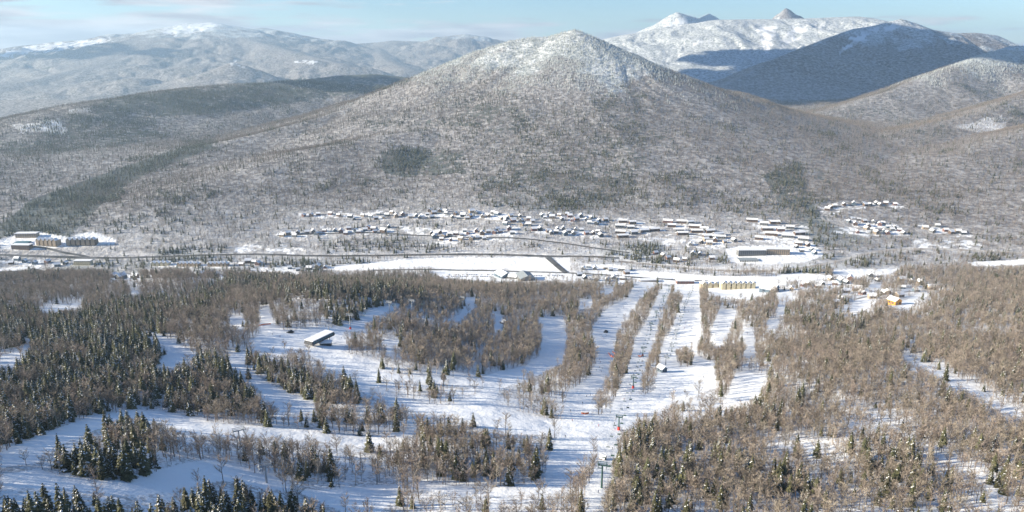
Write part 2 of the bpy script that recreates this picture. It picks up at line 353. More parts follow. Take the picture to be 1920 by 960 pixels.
coni([(640,225),(900,170),(1100,180),(1300,280),(1200,330),(1000,280),(700,250)], .16)
coni([(860,230),(1150,250),(1250,330),(1480,380),(1480,412),(900,395),(880,300)], .22)
coni([(715,285),(790,275),(870,285),(875,325),(760,332),(720,325)], .55)
coni([(900,330),(1180,310),(1200,350),(1100,400),(900,390)], .34)
coni([(1430,330),(1500,300),(1530,390),(1480,410)], .4)
stroke([(1530,395),(1560,385),(1700,385)], 8, DENS, .3)
# bright bare ground, slides and ledges on the mountains
for p in [[(18,236),(60,228),(110,224),(132,236),(120,250),(60,252),(30,250)], [(132,205),(172,203),(170,212),(140,214)],
          [(1415,54),(1456,52),(1448,75),(1441,98),(1443,110),(1434,92),(1426,72)], [(1490,50),(1522,45),(1500,68),(1478,84),(1468,92),(1474,66)], [(1530,45),(1550,48),(1540,55)],
          [(1612,66),(1640,52),(1650,56),(1622,76),(1585,97),(1566,104),(1590,84)], [(1660,52),(1680,45),(1688,52),(1670,58)],
          [(1250,50),(1262,34),(1275,30),(1290,42),(1270,50)],[(1300,80),(1320,76),(1318,86),(1305,88)],[(1790,235),(1880,215),(1890,240),(1830,250)],
          [(430,112),(440,112),(455,126),(440,128)],[(560,113),(592,114),(590,119),(565,118)],[(0,100),(60,86),(130,78),(210,70),(200,80),(100,96),(0,108)],[(300,56),(390,41),(420,46),(380,60),(310,66)]]:
    raster(p, SNOWY, 1)
for li_, ln in enumerate([[(560,403),(640,404),(740,404),(830,404),(920,407),(1000,416)],[(1015,405),(1100,413),(1140,420)],[(525,441),(610,437),(740,430),(860,438),(970,434)],[(1160,416),(1200,418)],[(1160,430),(1350,438)],[(1250,420),(1310,424)],
      [(1400,416),(1500,440)],[(1430,440),(1520,462)],[(1400,452),(1500,452)],[(1420,430),(1510,432)],[(1560,430),(1700,440)],[(1545,395),(1630,384),(1690,386)],[(1590,415),(1690,430)],[(1730,428),(1820,442)],[(1290,458),(1380,455)],[(350,518),(420,516)],[(470,511),(560,508)],[(10,490),(130,500)],[(1480,545),(1600,531)],
      [(1570,560),(1720,545)],[(1060,520),(1180,530)],[(820,449),(960,447)],[(1000,432),(1130,445)],[(280,497),(440,498)],[(440,470),(560,466)],[(1200,450),(1330,456)],[(1700,455),(1850,462)]]):
    for _i in range(int(sum(math.hypot(b[0]-a[0], b[1]-a[1]) for a, b in zip(ln[:-1], ln[1:])) / 5)):
        _j = random.randrange(len(ln) - 1); _t = random.random(); _x = ln[_j][0] + (ln[_j+1][0] - ln[_j][0]) * _t; _y = ln[_j][1] + (ln[_j+1][1] - ln[_j][1]) * _t + random.gauss(0, 4)
        _w = random.uniform(4, 13); _h = random.uniform(.8, 2.2); raster([(_x + _w * math.cos(q), _y + _h * math.sin(q) + .12 * _w * math.cos(q)) for q in np.linspace(0, 6.0, 9)], OPEN, 1)
def look(A, px, py, default):
    i = np.round(py).astype(int); j = np.round(px).astype(int)
    ok = (i >= 0) & (i < IH) & (j >= 0) & (j < IW)
    out = np.full(px.shape, default, np.float32); out[ok] = A[i[ok], j[ok]]; return out
def lookc(A, px, py):
    i = np.clip(np.round(py).astype(int), 0, IH - 1); j = np.clip(np.round(px).astype(int), 0, IW - 1); return A[i, j]

# ------------------------------------------------------------------ materials
def newmat(name):
    m = bpy.data.materials.new(name); m.use_nodes = True
    nt = m.node_tree; b = nt.nodes['Principled BSDF']; b.inputs['Specular IOR Level'].default_value = .2; b.inputs['Roughness'].default_value = .8
    return m, nt, b
def noisy(name, c1, c2, scale=1.0, rough=.8, rand=.0, spec=.2, coords='Object', metal=0):
    m, nt, b = newmat(name); N = nt.nodes; L = nt.links
    t = N.new('ShaderNodeTexCoord'); n = N.new('ShaderNodeTexNoise'); n.inputs['Scale'].default_value = scale; n.inputs['Detail'].default_value = 3
    L.new(t.outputs[coords], n.inputs[0])
    r = N.new('ShaderNodeValToRGB'); r.color_ramp.elements[0].position = .35; r.color_ramp.elements[1].position = .65
    r.color_ramp.elements[0].color = (*c1, 1); r.color_ramp.elements[1].color = (*c2, 1); L.new(n.outputs[0], r.inputs[0]); out = r.outputs[0]
    if rand:
        oi = N.new('ShaderNodeObjectInfo'); h = N.new('ShaderNodeHueSaturation')
        mr = N.new('ShaderNodeMapRange'); mr.inputs[3].default_value = 1 - rand; mr.inputs[4].default_value = 1 + rand; L.new(oi.outputs['Random'], mr.inputs[0])
        L.new(mr.outputs[0], h.inputs['Value'])
        ms = N.new('ShaderNodeMath'); ms.operation = 'MULTIPLY_ADD'; ms.inputs[1].default_value = 7.13; L.new(oi.outputs['Random'], ms.inputs[0])
        fr = N.new('ShaderNodeMath'); fr.operation = 'FRACT'; L.new(ms.outputs[0], fr.inputs[0])
        m2 = N.new('ShaderNodeMapRange'); m2.inputs[3].default_value = .485; m2.inputs[4].default_value = .515; L.new(fr.outputs[0], m2.inputs[0]); L.new(m2.outputs[0], h.inputs['Hue'])
        L.new(out, h.inputs['Color']); out = h.outputs[0]
    L.new(out, b.inputs['Base Color']); b.inputs['Roughness'].default_value = rough; b.inputs['Specular IOR Level'].default_value = spec; b.inputs['Metallic'].default_value = metal
    return m
M = {}
M['bark'] = noisy('grey_brown_bark', (.10,.075,.06), (.19,.155,.13), 1.2, .9, .25)
M['twig'] = noisy('bare_twigs', (.21,.175,.14), (.37,.315,.26), .5, .9, .38)
M['twig_far'] = noisy('bare_twigs_pale', (.20,.165,.14), (.38,.325,.28), .5, .9, .22)
M['birch'] = noisy('pale_bark', (.32,.28,.24), (.48,.43,.38), 1.5, .9, .15)
M['spruce'] = noisy('spruce_needles', (.042,.046,.024), (.105,.102,.052), .8, .85, .35)
M['snowload'] = noisy('snow_on_branches', (.70,.72,.75), (.86,.87,.89), 1, .7)
M['frost'] = noisy('frosted_needles', (.42,.45,.43), (.72,.74,.72), .9, .85, .2)
M['roof_snow'] = noisy('roof_snow', (.78,.79,.81), (.88,.88,.89), .3, .6)
def flat(n, c, rough=.7, spec=.3, metal=0, sc=.6): M[n] = noisy(n, tuple(v * .85 for v in c), tuple(min(1, v * 1.12) for v in c), sc, rough, 0, spec, metal=metal)
for n, c in dict(wall_brown=(.13,.085,.06), wall_grey=(.17,.17,.17), wall_tan=(.34,.27,.2), wall_blue=(.12,.16,.20), wall_red=(.20,.11,.09), wall_yellow=(.52,.46,.32), wall_dark=(.045,.05,.06),
                 wall_white=(.6,.58,.54), wall_orange=(.70,.33,.06), window_glass=(.03,.045,.07), steel=(.36,.38,.40), steel_green=(.05,.11,.10), roof_teal=(.07,.17,.21), roof_grey=(.28,.31,.33),
                 pad_red=(.62,.05,.04), net_orange=(.75,.2,.08), rubber=(.02,.02,.022), cloth_black=(.02,.02,.025), cloth_blue=(.03,.08,.25), cloth_red=(.45,.03,.04), cloth_green=(.06,.2,.1),
                 cloth_yellow=(.6,.42,.05), skin=(.5,.33,.25), ski=(.5,.5,.52), concrete=(.4,.4,.39), wood=(.2,.12,.07)).items(): flat(n, c)
M['asphalt'] = noisy('asphalt', (.05,.05,.052), (.14,.14,.145), .05, .9)
M['packed'] = noisy('packed_snow_road', (.30,.27,.25), (.55,.53,.51), .03, .9)

def terrain_material():
    m, nt, b = newmat('snowy_ground'); N = nt.nodes; L = nt.links
    def nd(t, **k):
        n = N.new(t)
        for a, v in k.items(): setattr(n, a, v)
        return n
    def val(x, n, i):
        if isinstance(x, (int, float)): n.inputs[i].default_value = x
        elif isinstance(x, tuple): n.inputs[i].default_value = x
        else: L.new(x, n.inputs[i])
    def ma(op, a, b_=0, c=0, clamp=False):
        n = nd('ShaderNodeMath', operation=op, use_clamp=clamp); val(a, n, 0); val(b_, n, 1)
        if op == 'MULTIPLY_ADD': val(c, n, 2)
        return n.outputs[0]
    def mix(f, a, c):
        n = nd('ShaderNodeMix', data_type='RGBA'); val(f, n, 0); val(a, n, 6); val(c, n, 7); return n.outputs[2]
    geo = nd('ShaderNodeNewGeometry'); pos = geo.outputs['Position']
    def noise(scale, det=3, rough=.5, stretch=None, vec=pos):
        if stretch:
            mpn = nd('ShaderNodeMapping'); mpn.inputs['Scale'].default_value = stretch; L.new(vec, mpn.inputs[0]); vec = mpn.outputs[0]
        n = nd('ShaderNodeTexNoise'); n.inputs['Scale'].default_value = scale; n.inputs['Detail'].default_value = det; n.inputs['Roughness'].default_value = rough
        L.new(vec, n.inputs[0]); return n.outputs[0]
    def attr(name): return nd('ShaderNodeAttribute', attribute_name=name).outputs['Fac']
    op, far, frost, con = attr('open'), attr('far'), attr('frost'), attr('conifer')
    # snow
    sn = mix(noise(.02, 4), (.87,.885,.90,1), (.93,.93,.935,1))
    # forest floor: snow with litter, brush and stems showing
    n1 = noise(.55, 3, .6); n2 = noise(.035, 4, .6)
    lit = ma('MULTIPLY_ADD', ma('SUBTRACT', ma('ADD', ma('MULTIPLY', n1, .7), ma('MULTIPLY', n2, .5)), .60), 7.0, .25, True)
    floor = mix(ma('MULTIPLY', lit, .62), sn, (.17,.135,.115,1))
    # far canopy: crowns of bare wood, snow between, dark conifers, frost near the tops
    vr = nd('ShaderNodeTexVoronoi'); vr.inputs['Scale'].default_value = .055; L.new(pos, vr.inputs[0])
    vcol = nd('ShaderNodeSeparateColor'); L.new(vr.outputs['Color'], vcol.inputs[0])
    nf = noise(.05, 5, .7)
    bare = mix(ma('MULTIPLY_ADD', ma('SUBTRACT', nf, .5), 6, .42, True), (.12,.10,.095,1), (.44,.425,.42,1))
    big = noise(.0035, 5, .6)
    conf = ma('MULTIPLY_ADD', ma('SUBTRACT', ma('ADD', ma('ADD', ma('MULTIPLY', vcol.outputs[0], .45), ma('MULTIPLY', big, 1.0)), ma('MULTIPLY', con, .9)), 1.0), 7, .0, True)
    can = mix(conf, bare, (.055,.068,.055,1))
    fr = ma('MULTIPLY_ADD', ma('SUBTRACT', ma('ADD', frost, ma('MULTIPLY', ma('SUBTRACT', big, .5), .9)), .5), 4, .5, True)
    frc = mix(ma('MULTIPLY_ADD', ma('SUBTRACT', nf, .5), 5, .55, True), (.22,.25,.25,1), (.74,.76,.77,1))
    can = mix(fr, can, frc)
    col = mix(far, floor, can)
    col = mix(op, col, sn)
    L.new(col, b.inputs['Base Color']); b.inputs['Roughness'].default_value = .75
    # relief: groomed ripples and moguls near, crowns far
    h1 = ma('MULTIPLY', noise(.10, 6, .55), 1.7)
    h1 = ma('ADD', h1, ma('MULTIPLY', noise(.8, 3, .6, (1, .14, 1)), .22))
    hf = ma('MULTIPLY', vr.outputs['Distance'], -.45)
    hsum = ma('ADD', h1, ma('MULTIPLY', hf, far))
    bp = nd('ShaderNodeBump'); bp.inputs['Strength'].default_value = .75; bp.inputs['Distance'].default_value = 1; L.new(hsum, bp.inputs['Height'])
    # far crowns are metres high: give them real metres of relief
    bp2 = nd('ShaderNodeBump'); bp2.inputs['Distance'].default_value = 9; L.new(ma('MULTIPLY', far, 1), bp2.inputs['Strength']); L.new(nf, bp2.inputs['Height']); L.new(bp.outputs[0], bp2.inputs['Normal'])
    L.new(bp2.outputs[0], b.inputs['Normal'])
    return m
M['ground'] = terrain_material()

# ------------------------------------------------------------------ helpers
def tag(o, label=None, cat=None, group=None, kind=None):
    if label: o['label'] = label
    if cat: o['category'] = cat
    if group: o['group'] = group
    if kind: o['kind'] = kind
    return o
def mesh_np(name, verts, faces, mat=None, fm=None):
    """verts (n,3), faces (m,k) numpy with constant k"""
    me = bpy.data.meshes.new(name); n = len(verts); m, k = faces.shape
    me.vertices.add(n); me.vertices.foreach_set('co', np.asarray(verts, np.float32).ravel())
    me.loops.add(m * k); me.loops.foreach_set('vertex_index', faces.astype(np.int32).ravel())
    me.polygons.add(m); me.polygons.foreach_set('loop_start', np.arange(0, m * k, k, dtype=np.int32)); me.polygons.foreach_set('loop_total', np.full(m, k, np.int32))
    if mat:
        for x in (mat if isinstance(mat, (list, tuple)) else [mat]): me.materials.append(x)
    if fm is not None: me.polygons.foreach_set('material_index', np.asarray(fm, np.int32))
    me.update(calc_edges=True); me.validate(); return me
class MB:
    def __init__(s): s.v = []; s.f = []; s.m = []
    def quad(s, a, b, c, d, m=0): n = len(s.v); s.v += [a, b, c, d]; s.f.append((n, n + 1, n + 2, n + 3)); s.m.append(m)
    def tri(s, a, b, c, m=0): n = len(s.v); s.v += [a, b, c]; s.f.append((n, n + 1, n + 2)); s.m.append(m)
    def box(s, x0, y0, z0, x1, y1, z1, m=0, T=None):
        n = len(s.v); p = [(x0,y0,z0),(x1,y0,z0),(x1,y1,z0),(x0,y1,z0),(x0,y0,z1),(x1,y0,z1),(x1,y1,z1),(x0,y1,z1)]
        if T: p = [tuple(T @ Vector(q)) for q in p]
        s.v += p; s.f += [(n+3,n+2,n+1,n),(n+4,n+5,n+6,n+7),(n,n+1,n+5,n+4),(n+1,n+2,n+6,n+5),(n+2,n+3,n+7,n+6),(n+3,n,n+4,n+7)]; s.m += [m] * 6
    def tube(s, pts, rads, k=5, m=0, cap=True):
        n0 = len(s.v); P_ = [Vector(p) for p in pts]
        for i, p in enumerate(P_):
            d = (P_[min(i + 1, len(P_) - 1)] - P_[max(i - 1, 0)]).normalized()
            a = d.orthogonal().normalized() if abs(d.z) < .9 else Vector((1, 0, 0)).cross(d).normalized(); b = d.cross(a)
            for j in range(k):
                t = 2 * math.pi * j / k; s.v.append(tuple(p + (a * math.cos(t) + b * math.sin(t)) * rads[i]))
        for i in range(len(P_) - 1):
            for j in range(k):
                q = n0 + i * k; s.f.append((q + j, q + (j + 1) % k, q + k + (j + 1) % k, q + k + j)); s.m.append(m)
        if cap:
            s.f.append(tuple(n0 + j for j in reversed(range(k)))); s.m.append(m)
            q = n0 + (len(P_) - 1) * k; s.f.append(tuple(q + j for j in range(k))); s.m.append(m)
    def prism(s, poly, y0, y1, m=0):
        """poly in xz, extruded along y"""
        n = len(s.v); k = len(poly); s.v += [(p[0], y0, p[1]) for p in poly] + [(p[0], y1, p[1]) for p in poly]
        s.f.append(tuple(n + i for i in range(k))); s.f.append(tuple(n + k + i for i in reversed(range(k)))); s.m += [m, m]
        for i in range(k): j = (i + 1) % k; s.f.append((n + j, n + i, n + k + i, n + k + j)); s.m.append(m)
    def mesh(s, name, mats):
        me = bpy.data.meshes.new(name); me.from_pydata([tuple(v) for v in s.v], [], s.f)
        for x in (mats if isinstance(mats, (list, tuple)) else [mats]): me.materials.append(x)
        me.polygons.foreach_set('material_index', s.m); me.update(); return me
    def build(s, name, mats, parent=None):
        o = bpy.data.objects.new(name, s.mesh(name, mats)); C.objects.link(o)
        if parent: o.parent = parent
        return o
def empty(name, loc=(0, 0, 0), rz=0, sc=1):
    o = bpy.data.objects.new(name, None); C.objects.link(o); o.location = loc; o.rotation_euler = (0, 0, rz); o.scale = (sc,) * 3; o.empty_display_size = 2; return o
def copy_tree(o, parent=None):
    c = o.copy(); C.objects.link(c)
    if parent: c.parent = parent
    for ch in list(o.children): copy_tree(ch, c)
    return c

# ------------------------------------------------------------------ the land
px, py, fd = proj(GX, GY, GZ)
vis = (HID < 4) & (GY > 50)
A_open = np.where(GY > 50, lookc(OPEN, px, py) * vis, 0).astype(np.float32)
A_open = np.where((px < -5) | (px > 1925) | (py < -5) | (py > 965), 0, A_open)
A_snowy = np.where((px >= 0) & (px < IW) & (py >= 0) & (py < IH) & (HID < 10), lookc(SNOWY, px + fbm(GX, GY, 120, 3, 501) * 22, py + fbm(GX, GY, 120, 3, 502) * 10), 0).astype(np.float32)
pat = fbm(GX, GY, 130, 4, 77)
A_snowy *= np.clip(.85 + pat * 1.8, 0, 1)
A_open = np.maximum(A_open, A_snowy)
A_far = smooth(4300, 5600, Rg).astype(np.float32)
frost_z = GZ + fbm(GX, GY, 260, 4, 66) * 190
A_far = np.maximum(A_far, smooth(1500, 1800, Rg) * .55 + smooth(1800, 2300, Rg) * .33)
A_far = np.where(GLAB == RKEYS.index('left'), np.maximum(A_far, .9), A_far).astype(np.float32)
A_frost = smooth(300, 480, frost_z)
A_frost = np.where(GLAB == RKEYS.index('shade'), smooth(330, 700, frost_z) * .75, A_frost)
A_frost = np.where(GLAB == RKEYS.index('snowy'), np.maximum(A_frost, .95), A_frost)
A_frost = np.where((px > 1440) & (px < 1512) & (py < 37) & (Rg > 9000), .35, A_frost)
A_frost = np.where(GLAB == RKEYS.index('far'), smooth(350, 950, frost_z) * .72, A_frost)
A_frost = np.where(GLAB == RKEYS.index('left'), A_frost * .2, A_frost).astype(np.float32)
A_con = np.where((px >= 0) & (px < IW) & (py >= 0) & (py < IH) & vis, lookc(CONI, px, py), .07).astype(np.float32)
nr, na = GX.shape
idx = np.arange(nr * na).reshape(nr, na)
faces = np.stack([idx[:-1, :-1], idx[:-1, 1:], idx[1:, 1:], idx[1:, :-1]], -1).reshape(-1, 4)
V = np.stack([GX, GY, GZ], -1).reshape(-1, 3)
fl = GLAB[:-1, :-1].ravel()
attrs = {'open': A_open, 'far': A_far, 'frost': A_frost, 'conifer': A_con}
names = {-1: 'ground', 0: 'mountain', 1: 'hill', 2: 'shaded_mountain', 3: 'mountain_spur', 4: 'wooded_ridge', 5: 'snowy_mountain', 6: 'far_mountain_range'}
for li, nm in names.items():
    f = faces[fl == li]
    if li == -1: # close the middle
        pass
    u, inv = np.unique(f, return_inverse=True)
    me = mesh_np(nm, V[u], inv.reshape(-1, 4), M['ground'])
    me.polygons.foreach_set('use_smooth', np.ones(len(me.polygons), bool))
    for an, A in attrs.items():
        a = me.attributes.new(an, 'FLOAT', 'POINT'); a.data.foreach_set('value', A.reshape(-1)[u].astype(np.float32))
    o = bpy.data.objects.new(nm, me); C.objects.link(o); tag(o, kind='structure')

# ------------------------------------------------------------------ roads
ROADLINES = []
def ribbon(name, pts_px, width, mat, lift=.45, step=14, kind='structure'):
    w = [hit(*p) for p in pts_px]; out = []
    for a, b in zip(w[:-1], w[1:]):
        n = max(1, int(math.hypot(b[0] - a[0], b[1] - a[1]) / step))
        for i in range(n): t = i / n; out.append((a[0] + (b[0] - a[0]) * t, a[1] + (b[1] - a[1]) * t))
    out.append(w[-1][:2]); out = np.array(out)
    for _ in range(6): out[1:-1] = (out[:-2] + 2 * out[1:-1] + out[2:]) / 4
    ROADLINES.append((out, width))
    d = np.gradient(out, axis=0); d /= np.linalg.norm(d, axis=1)[:, None] + 1e-9; n = np.stack([-d[:, 1], d[:, 0]], 1) * width / 2
    Lf = out + n; Rt = out - n; zc = gz(out[:, 0], out[:, 1]); zl = gz(Lf[:, 0], Lf[:, 1]); zr = gz(Rt[:, 0], Rt[:, 1]); 
    v = np.concatenate([np.c_[Lf, np.maximum(zl, zc - 1) + lift], np.c_[out, zc + lift], np.c_[Rt, np.maximum(zr, zc - 1) + lift]]); k = len(out)
    f = [(i, i + 1, k + i + 1, k + i) for i in range(k - 1)] + [(k + i, k + i + 1, 2 * k + i + 1, 2 * k + i) for i in range(k - 1)]
    me = mesh_np(name, v, np.array(f)[:, ::-1], mat); o = bpy.data.objects.new(name, me); C.objects.link(o); tag(o, kind=kind); return o
ribbon('highway', [(-60,474),(0,478),(120,482),(210,484),(300,482),(400,478),(500,477),(600,480),(720,479),(850,477),(960,478),(1030,481),(1100,481),(1160,484)], 11, M['asphalt'])
ribbon('access_road', [(1027,483),(1042,496),(1060,511)], 13, M['asphalt'], 1.2)
ribbon('resort_road', [(700,507),(800,505),(900,507),(1000,510),(1060,512),(1120,514),(1190,520),(1250,524),(1330,527)], 8, M['asphalt'])
ribbon('river_road', [(1160,490),(1240,498),(1310,505),(1400,509),(1470,508),(1530,499),(1600,482),(1660,468),(1740,466),(1820,469),(1890,474),(1930,476)], 12, M['packed'])
ribbon('village_road', [(520,442),(600,438),(700,436),(800,442),(900,446),(980,447),(1060,456),(1120,466),(1180,474)], 7, M['asphalt'])
ribbon('hill_road', [(560,399),(640,402),(720,405),(800,407),(880,410),(960,418),(1020,428)], 6, M['packed'])
ribbon('condo_road', [(1160,432),(1240,436),(1300,440),(1360,446),(1440,440),(1500,420)], 7, M['packed'])
ribbon('winding_road', [(1700,386),(1640,384),(1580,392),(1535,402),(1545,416),(1580,424),(1640,432),(1700,425)], 7, M['packed'])
ribbon('hotel_road', [(60,462),(90,463),(110,474),(150,478),(180,482),(172,488)], 8, M['asphalt'])
ribbon('slope_road', [(1680,432),(1760,440),(1840,452),(1900,470)], 7, M['packed'])
ribbon('cabin_lane', [(1600,562),(1650,552),(1700,548),(1760,540)], 6, M['packed'])

# ------------------------------------------------------------------ buildings
FOOT = []                                   # (x, y, radius) kept clear of trees
def place(px_, py_): return hit(px_, py_)
def gable_house(w, d, h, rh, wall, roofm=None, chimney=True, windows=False, eave=.7):
    t = empty('house'); m = MB()
    poly = [(-w/2,-2.5),(w/2,-2.5),(w/2,h),(0,h+rh),(-w/2,h)]; m.prism(poly, -d/2, d/2); m.build('wall', wall, t)
    r = MB(); e = eave; sl = rh / (w/2)
    r.prism([(-w/2-e,h-e*sl+.02),(0,h+rh+.02),(w/2+e,h-e*sl+.02),(w/2+e,h-e*sl+.5),(0,h+rh+.55),(-w/2-e,h-e*sl+.5)], -d/2-e, d/2+e)
    ro = r.build('roof', roofm or M['roof_snow'], t)
    if chimney:
        c = MB(); c.box(w*.14, d*.1, h, w*.14+.9, d*.1+.9, h+rh+1.3); c.build('chimney', M['wall_grey'], ro)
    for x0 in (-w*.32, w*.12):
        g = MB(); g.box(x0, -d/2-.09, h*.35, x0+w*.2, -d/2-.01, h*.75); g.build('window', M['window_glass'], t)
    for y0 in (-d*.3, d*.12):
        g = MB(); g.box(-w/2-.09, y0, h*.35, -w/2-.01, y0+d*.16, h*.75); g.build('window', M['window_glass'], t)
    return t
wall_opts = ['wall_brown', 'wall_grey', 'wall_tan', 'wall_blue', 'wall_red', 'wall_dark', 'wall_white']
wname = dict(wall_brown='brown', wall_grey='grey', wall_tan='tan', wall_blue='slate blue', wall_red='dark red', wall_dark='charcoal', wall_white='white')
H_PROTO = {}
for w_ in wall_opts:
    for k_, dims in enumerate([(9, 12, 6, 3.5), (11, 15, 7, 4.2)]):
        H_PROTO[(w_, k_)] = [gable_house(*dims, M[w_]), False]
def house_at(px_, py_, rz, w_, k_, label, group):
    x, y, z = place(px_, py_)
    for fx, fy, fr in FOOT:
        if math.hypot(fx - x, fy - y) < fr + 7: return
    e = H_PROTO[(w_, k_)]
    if not e[1]: t = e[0]; e[1] = True
    else: t = copy_tree(e[0])
    t.location = (x, y, z); t.rotation_euler = (0, 0, rz); t.scale = (random.uniform(.7, .95),) * 3; tag(t, label, 'house', group)
    FOOT.append((x, y, 7))
def town(line, n, spread, where, group, bias=None, size=.4):
    L = [0]
    for a, b in zip(line[:-1], line[1:]): L.append(L[-1] + math.hypot(b[0]-a[0], b[1]-a[1]))
    n = int(n * 1.35)
    for i in range(n):
        s_ = (i + random.uniform(.2, .8)) / n * L[-1]; j = max(k for k in range(len(L) - 1) if L[k] <= s_)
        t = (s_ - L[j]) / (L[j+1] - L[j]); a, b = line[j], line[j+1]
        w_ = random.choice(bias or wall_opts[:6]); k_ = int(random.random() < size)
        house_at(a[0] + (b[0]-a[0]) * t, a[1] + (b[1]-a[1]) * t + random.uniform(-spread, spread), random.choice([0, .2, -.3, 1.57, 1.3, 1.9]) + random.uniform(-.15, .15),
                 w_, k_, ('large ' if k_ else 'small ') + wname[w_] + ' snow roofed house ' + where, group)
# ---- landmark buildings first so houses keep off them
def long_block(name, label, cat, px_, py_, rz, L_, D_, floors, wallm, roofm=None, gables=0, gable_mat=None, group=None, bays=None, dark=None, fh=3.2):
    x, y, z = place(px_, py_); t = empty(name, (x, y, z), rz); hh = floors * fh
    m = MB(); m.box(-L_/2, -D_/2, -4, L_/2, D_/2, hh); m.build('wall', wallm, t)
    r = MB(); r.prism([(-L_/2-.8, 0),(L_/2+.8, 0),(L_/2+.8, .9),(-L_/2-.8, .9)], 0, 0) if False else r.box(-L_/2-1, -D_/2-1, hh+.01, L_/2+1, D_/2+1, hh+1.1)
    ro = r.build('roof', roofm or M['roof_snow'], t)
    nb = bays or int(L_ / 5)
    for f in range(floors):
        for i in range(nb):
            cx = -L_/2 + (i + .5) * L_ / nb; g = MB()
            g.box(cx - L_/nb*.27, -D_/2 - .1, f*fh+.9, cx + L_/nb*.27, -D_/2 + .03, f*fh + 2.5)
            g.build('window', M['window_glass'], t)
    if gables:
        for i in range(gables):
            cx = -L_/2 + (i + .5) * L_ / gables; w = L_ / gables * .36
            g = MB(); g.prism([(cx-w, 0),(cx+w, 0),(cx+w, hh+.2),(cx, hh+w*1.25),(cx-w, hh+.2)], -D_/2-2.2, -D_/2-.02); g.build('gable', gable_mat or wallm, t)
            g = MB(); sl = 1.25
            g.prism([(cx-w-.5, hh+.2-.6),(cx, hh+w*1.25+.05),(cx+w+.5, hh+.2-.6),(cx+w+.5, hh+.1),(cx, hh+w*1.25+.7),(cx-w-.5, hh+.1)], -D_/2-2.8, 1); g.build('gable_roof', roofm or M['roof_snow'], ro)
    tag(t, label, cat, group); n = int(L_ / 12) + 1
    for i in range(n + 1):
        u = -L_/2 + i * L_ / n; FOOT.append((x + u * math.cos(rz), y + u * math.sin(rz), D_/2 + 5))
    return t
long_block('hotel', 'tan flat roofed hotel block highest on the white clearing at left', 'hotel', 52, 444, .05, 48, 15, 3, M['wall_tan'])
long_block('hotel', 'tan hotel with projecting bays in middle of the white clearing at left', 'hotel', 92, 459, -.12, 52, 15, 4, M['wall_tan'], gables=5)
long_block('hotel', 'long brown and cream hotel below the bright snow mound at left', 'hotel', 155, 458, .08, 66, 15, 4, M['wall_brown'], gables=6, gable_mat=M['wall_tan'])
long_block('hotel', 'low brown hotel wing nearest the highway on the left clearing', 'hotel', 42, 466, -.05, 42, 14, 3, M['wall_brown'])
long_block('hotel', 'teal roofed central pavilion between the hotel blocks at left', 'pavilion', 42, 457, .1, 30, 18, 1, M['wall_blue'], M['roof_teal'])
long_block('condo_building', 'ochre apartment block below highway at far left', 'building', 157, 496, 0, 36, 12, 3, M['wall_yellow'], bays=8)
long_block('condo_building', 'ochre gabled apartment block right of the far left one', 'building', 302, 497, .05, 38, 12, 2, M['wall_yellow'], gables=4)
long_block('condo_building', 'tan gabled apartment block in middle of strip below highway', 'building', 355, 498, -.05, 48, 12, 2, M['wall_tan'], gables=6)
long_block('condo_building', 'low white roofed block at right end of strip below highway', 'building', 410, 498, .03, 44, 12, 2, M['wall_tan'], gables=5)
long_block('flat_warehouse', 'flat snow roofed warehouse at the left edge of the valley', 'warehouse', 30, 508, .1, 62, 22, 1, M['wall_tan'])
long_block('flat_warehouse', 'long low snow roofed shed beside brown woods', 'warehouse', 268, 521, .0, 40, 16, 1, M['wall_white'])
long_block('condo_inn', 'cream yellow slopeside inn with a row of white gables at the run base', 'inn', 1382, 541, -.03, 64, 15, 4, M['wall_yellow'], gables=7, gable_mat=M['wall_yellow'])
long_block('condo_inn', 'tan and brick lower wing left of the gabled yellow inn', 'inn', 1334, 539, .02, 44, 14, 3, M['wall_tan'], gables=4, gable_mat=M['wall_yellow'])
long_block('base_lodge', 'low brick coloured base lodge between runs', 'lodge', 1284, 531, 0, 34, 14, 2, M['wall_red'])
long_block('base_lodge', 'low dark lodge at top of the left broad run', 'lodge', 1215, 527, .1, 34, 12, 1, M['wall_brown'])
long_block('resort_hotel', 'wide grey hotel with rows of windows, left wing', 'hotel', 1408, 478, .02, 62, 16, 4, M['wall_grey'], bays=14)
long_block('resort_hotel', 'wide tan hotel with rows of windows, right wing', 'hotel', 1455, 476, -.06, 56, 16, 4, M['wall_tan'], bays=12)
long_block('pool_hall', 'low pale green roofed pool hall before the wide hotel', 'building', 1402, 489, .0, 42, 18, 1, M['wall_white'], M['roof_grey'])
def shed(label, px_, py_, rz, w, d, h, rh, wallm, roofm, skyl=0, name='lodge_building'):
    x, y, z = place(px_, py_); t = gable_house(w, d, h, rh, wallm, roofm, chimney=False); t.name = name; t.location = (x, y, z); t.rotation_euler = (0, 0, rz)
    if skyl:
        ro = [c for c in t.children if c.name.startswith('roof')][0]; sl = rh / (w/2)
        for i in range(skyl):
            for sx_ in (-1, 1):
                s_ = MB(); y0 = -d/2 + (i + .5) * d / skyl - 1.2
                for_x = (w*.12, w*.38); s_.quad(*[(sx_*a, b_, h + rh + .62 - a*sl) for a, b_ in ((for_x[0], y0), (for_x[1], y0), (for_x[1], y0+2.4), (for_x[0], y0+2.4))]); s_.build('skylight', M['window_glass'], ro)
    tag(t, label, 'building'); FOOT.append((x, y, max(w, d)/2 + 4)); return t
shed('big lodge hall with dark striped skylights beside the car park', 944, 519, .5, 26, 34, 7, 6, M['wall_blue'], M['roof_snow'], 5)
shed('large pale metal roofed gymnasium hall near the bridge road', 985, 524, .25, 30, 40, 8, 5, M['wall_grey'], M['roof_grey'])
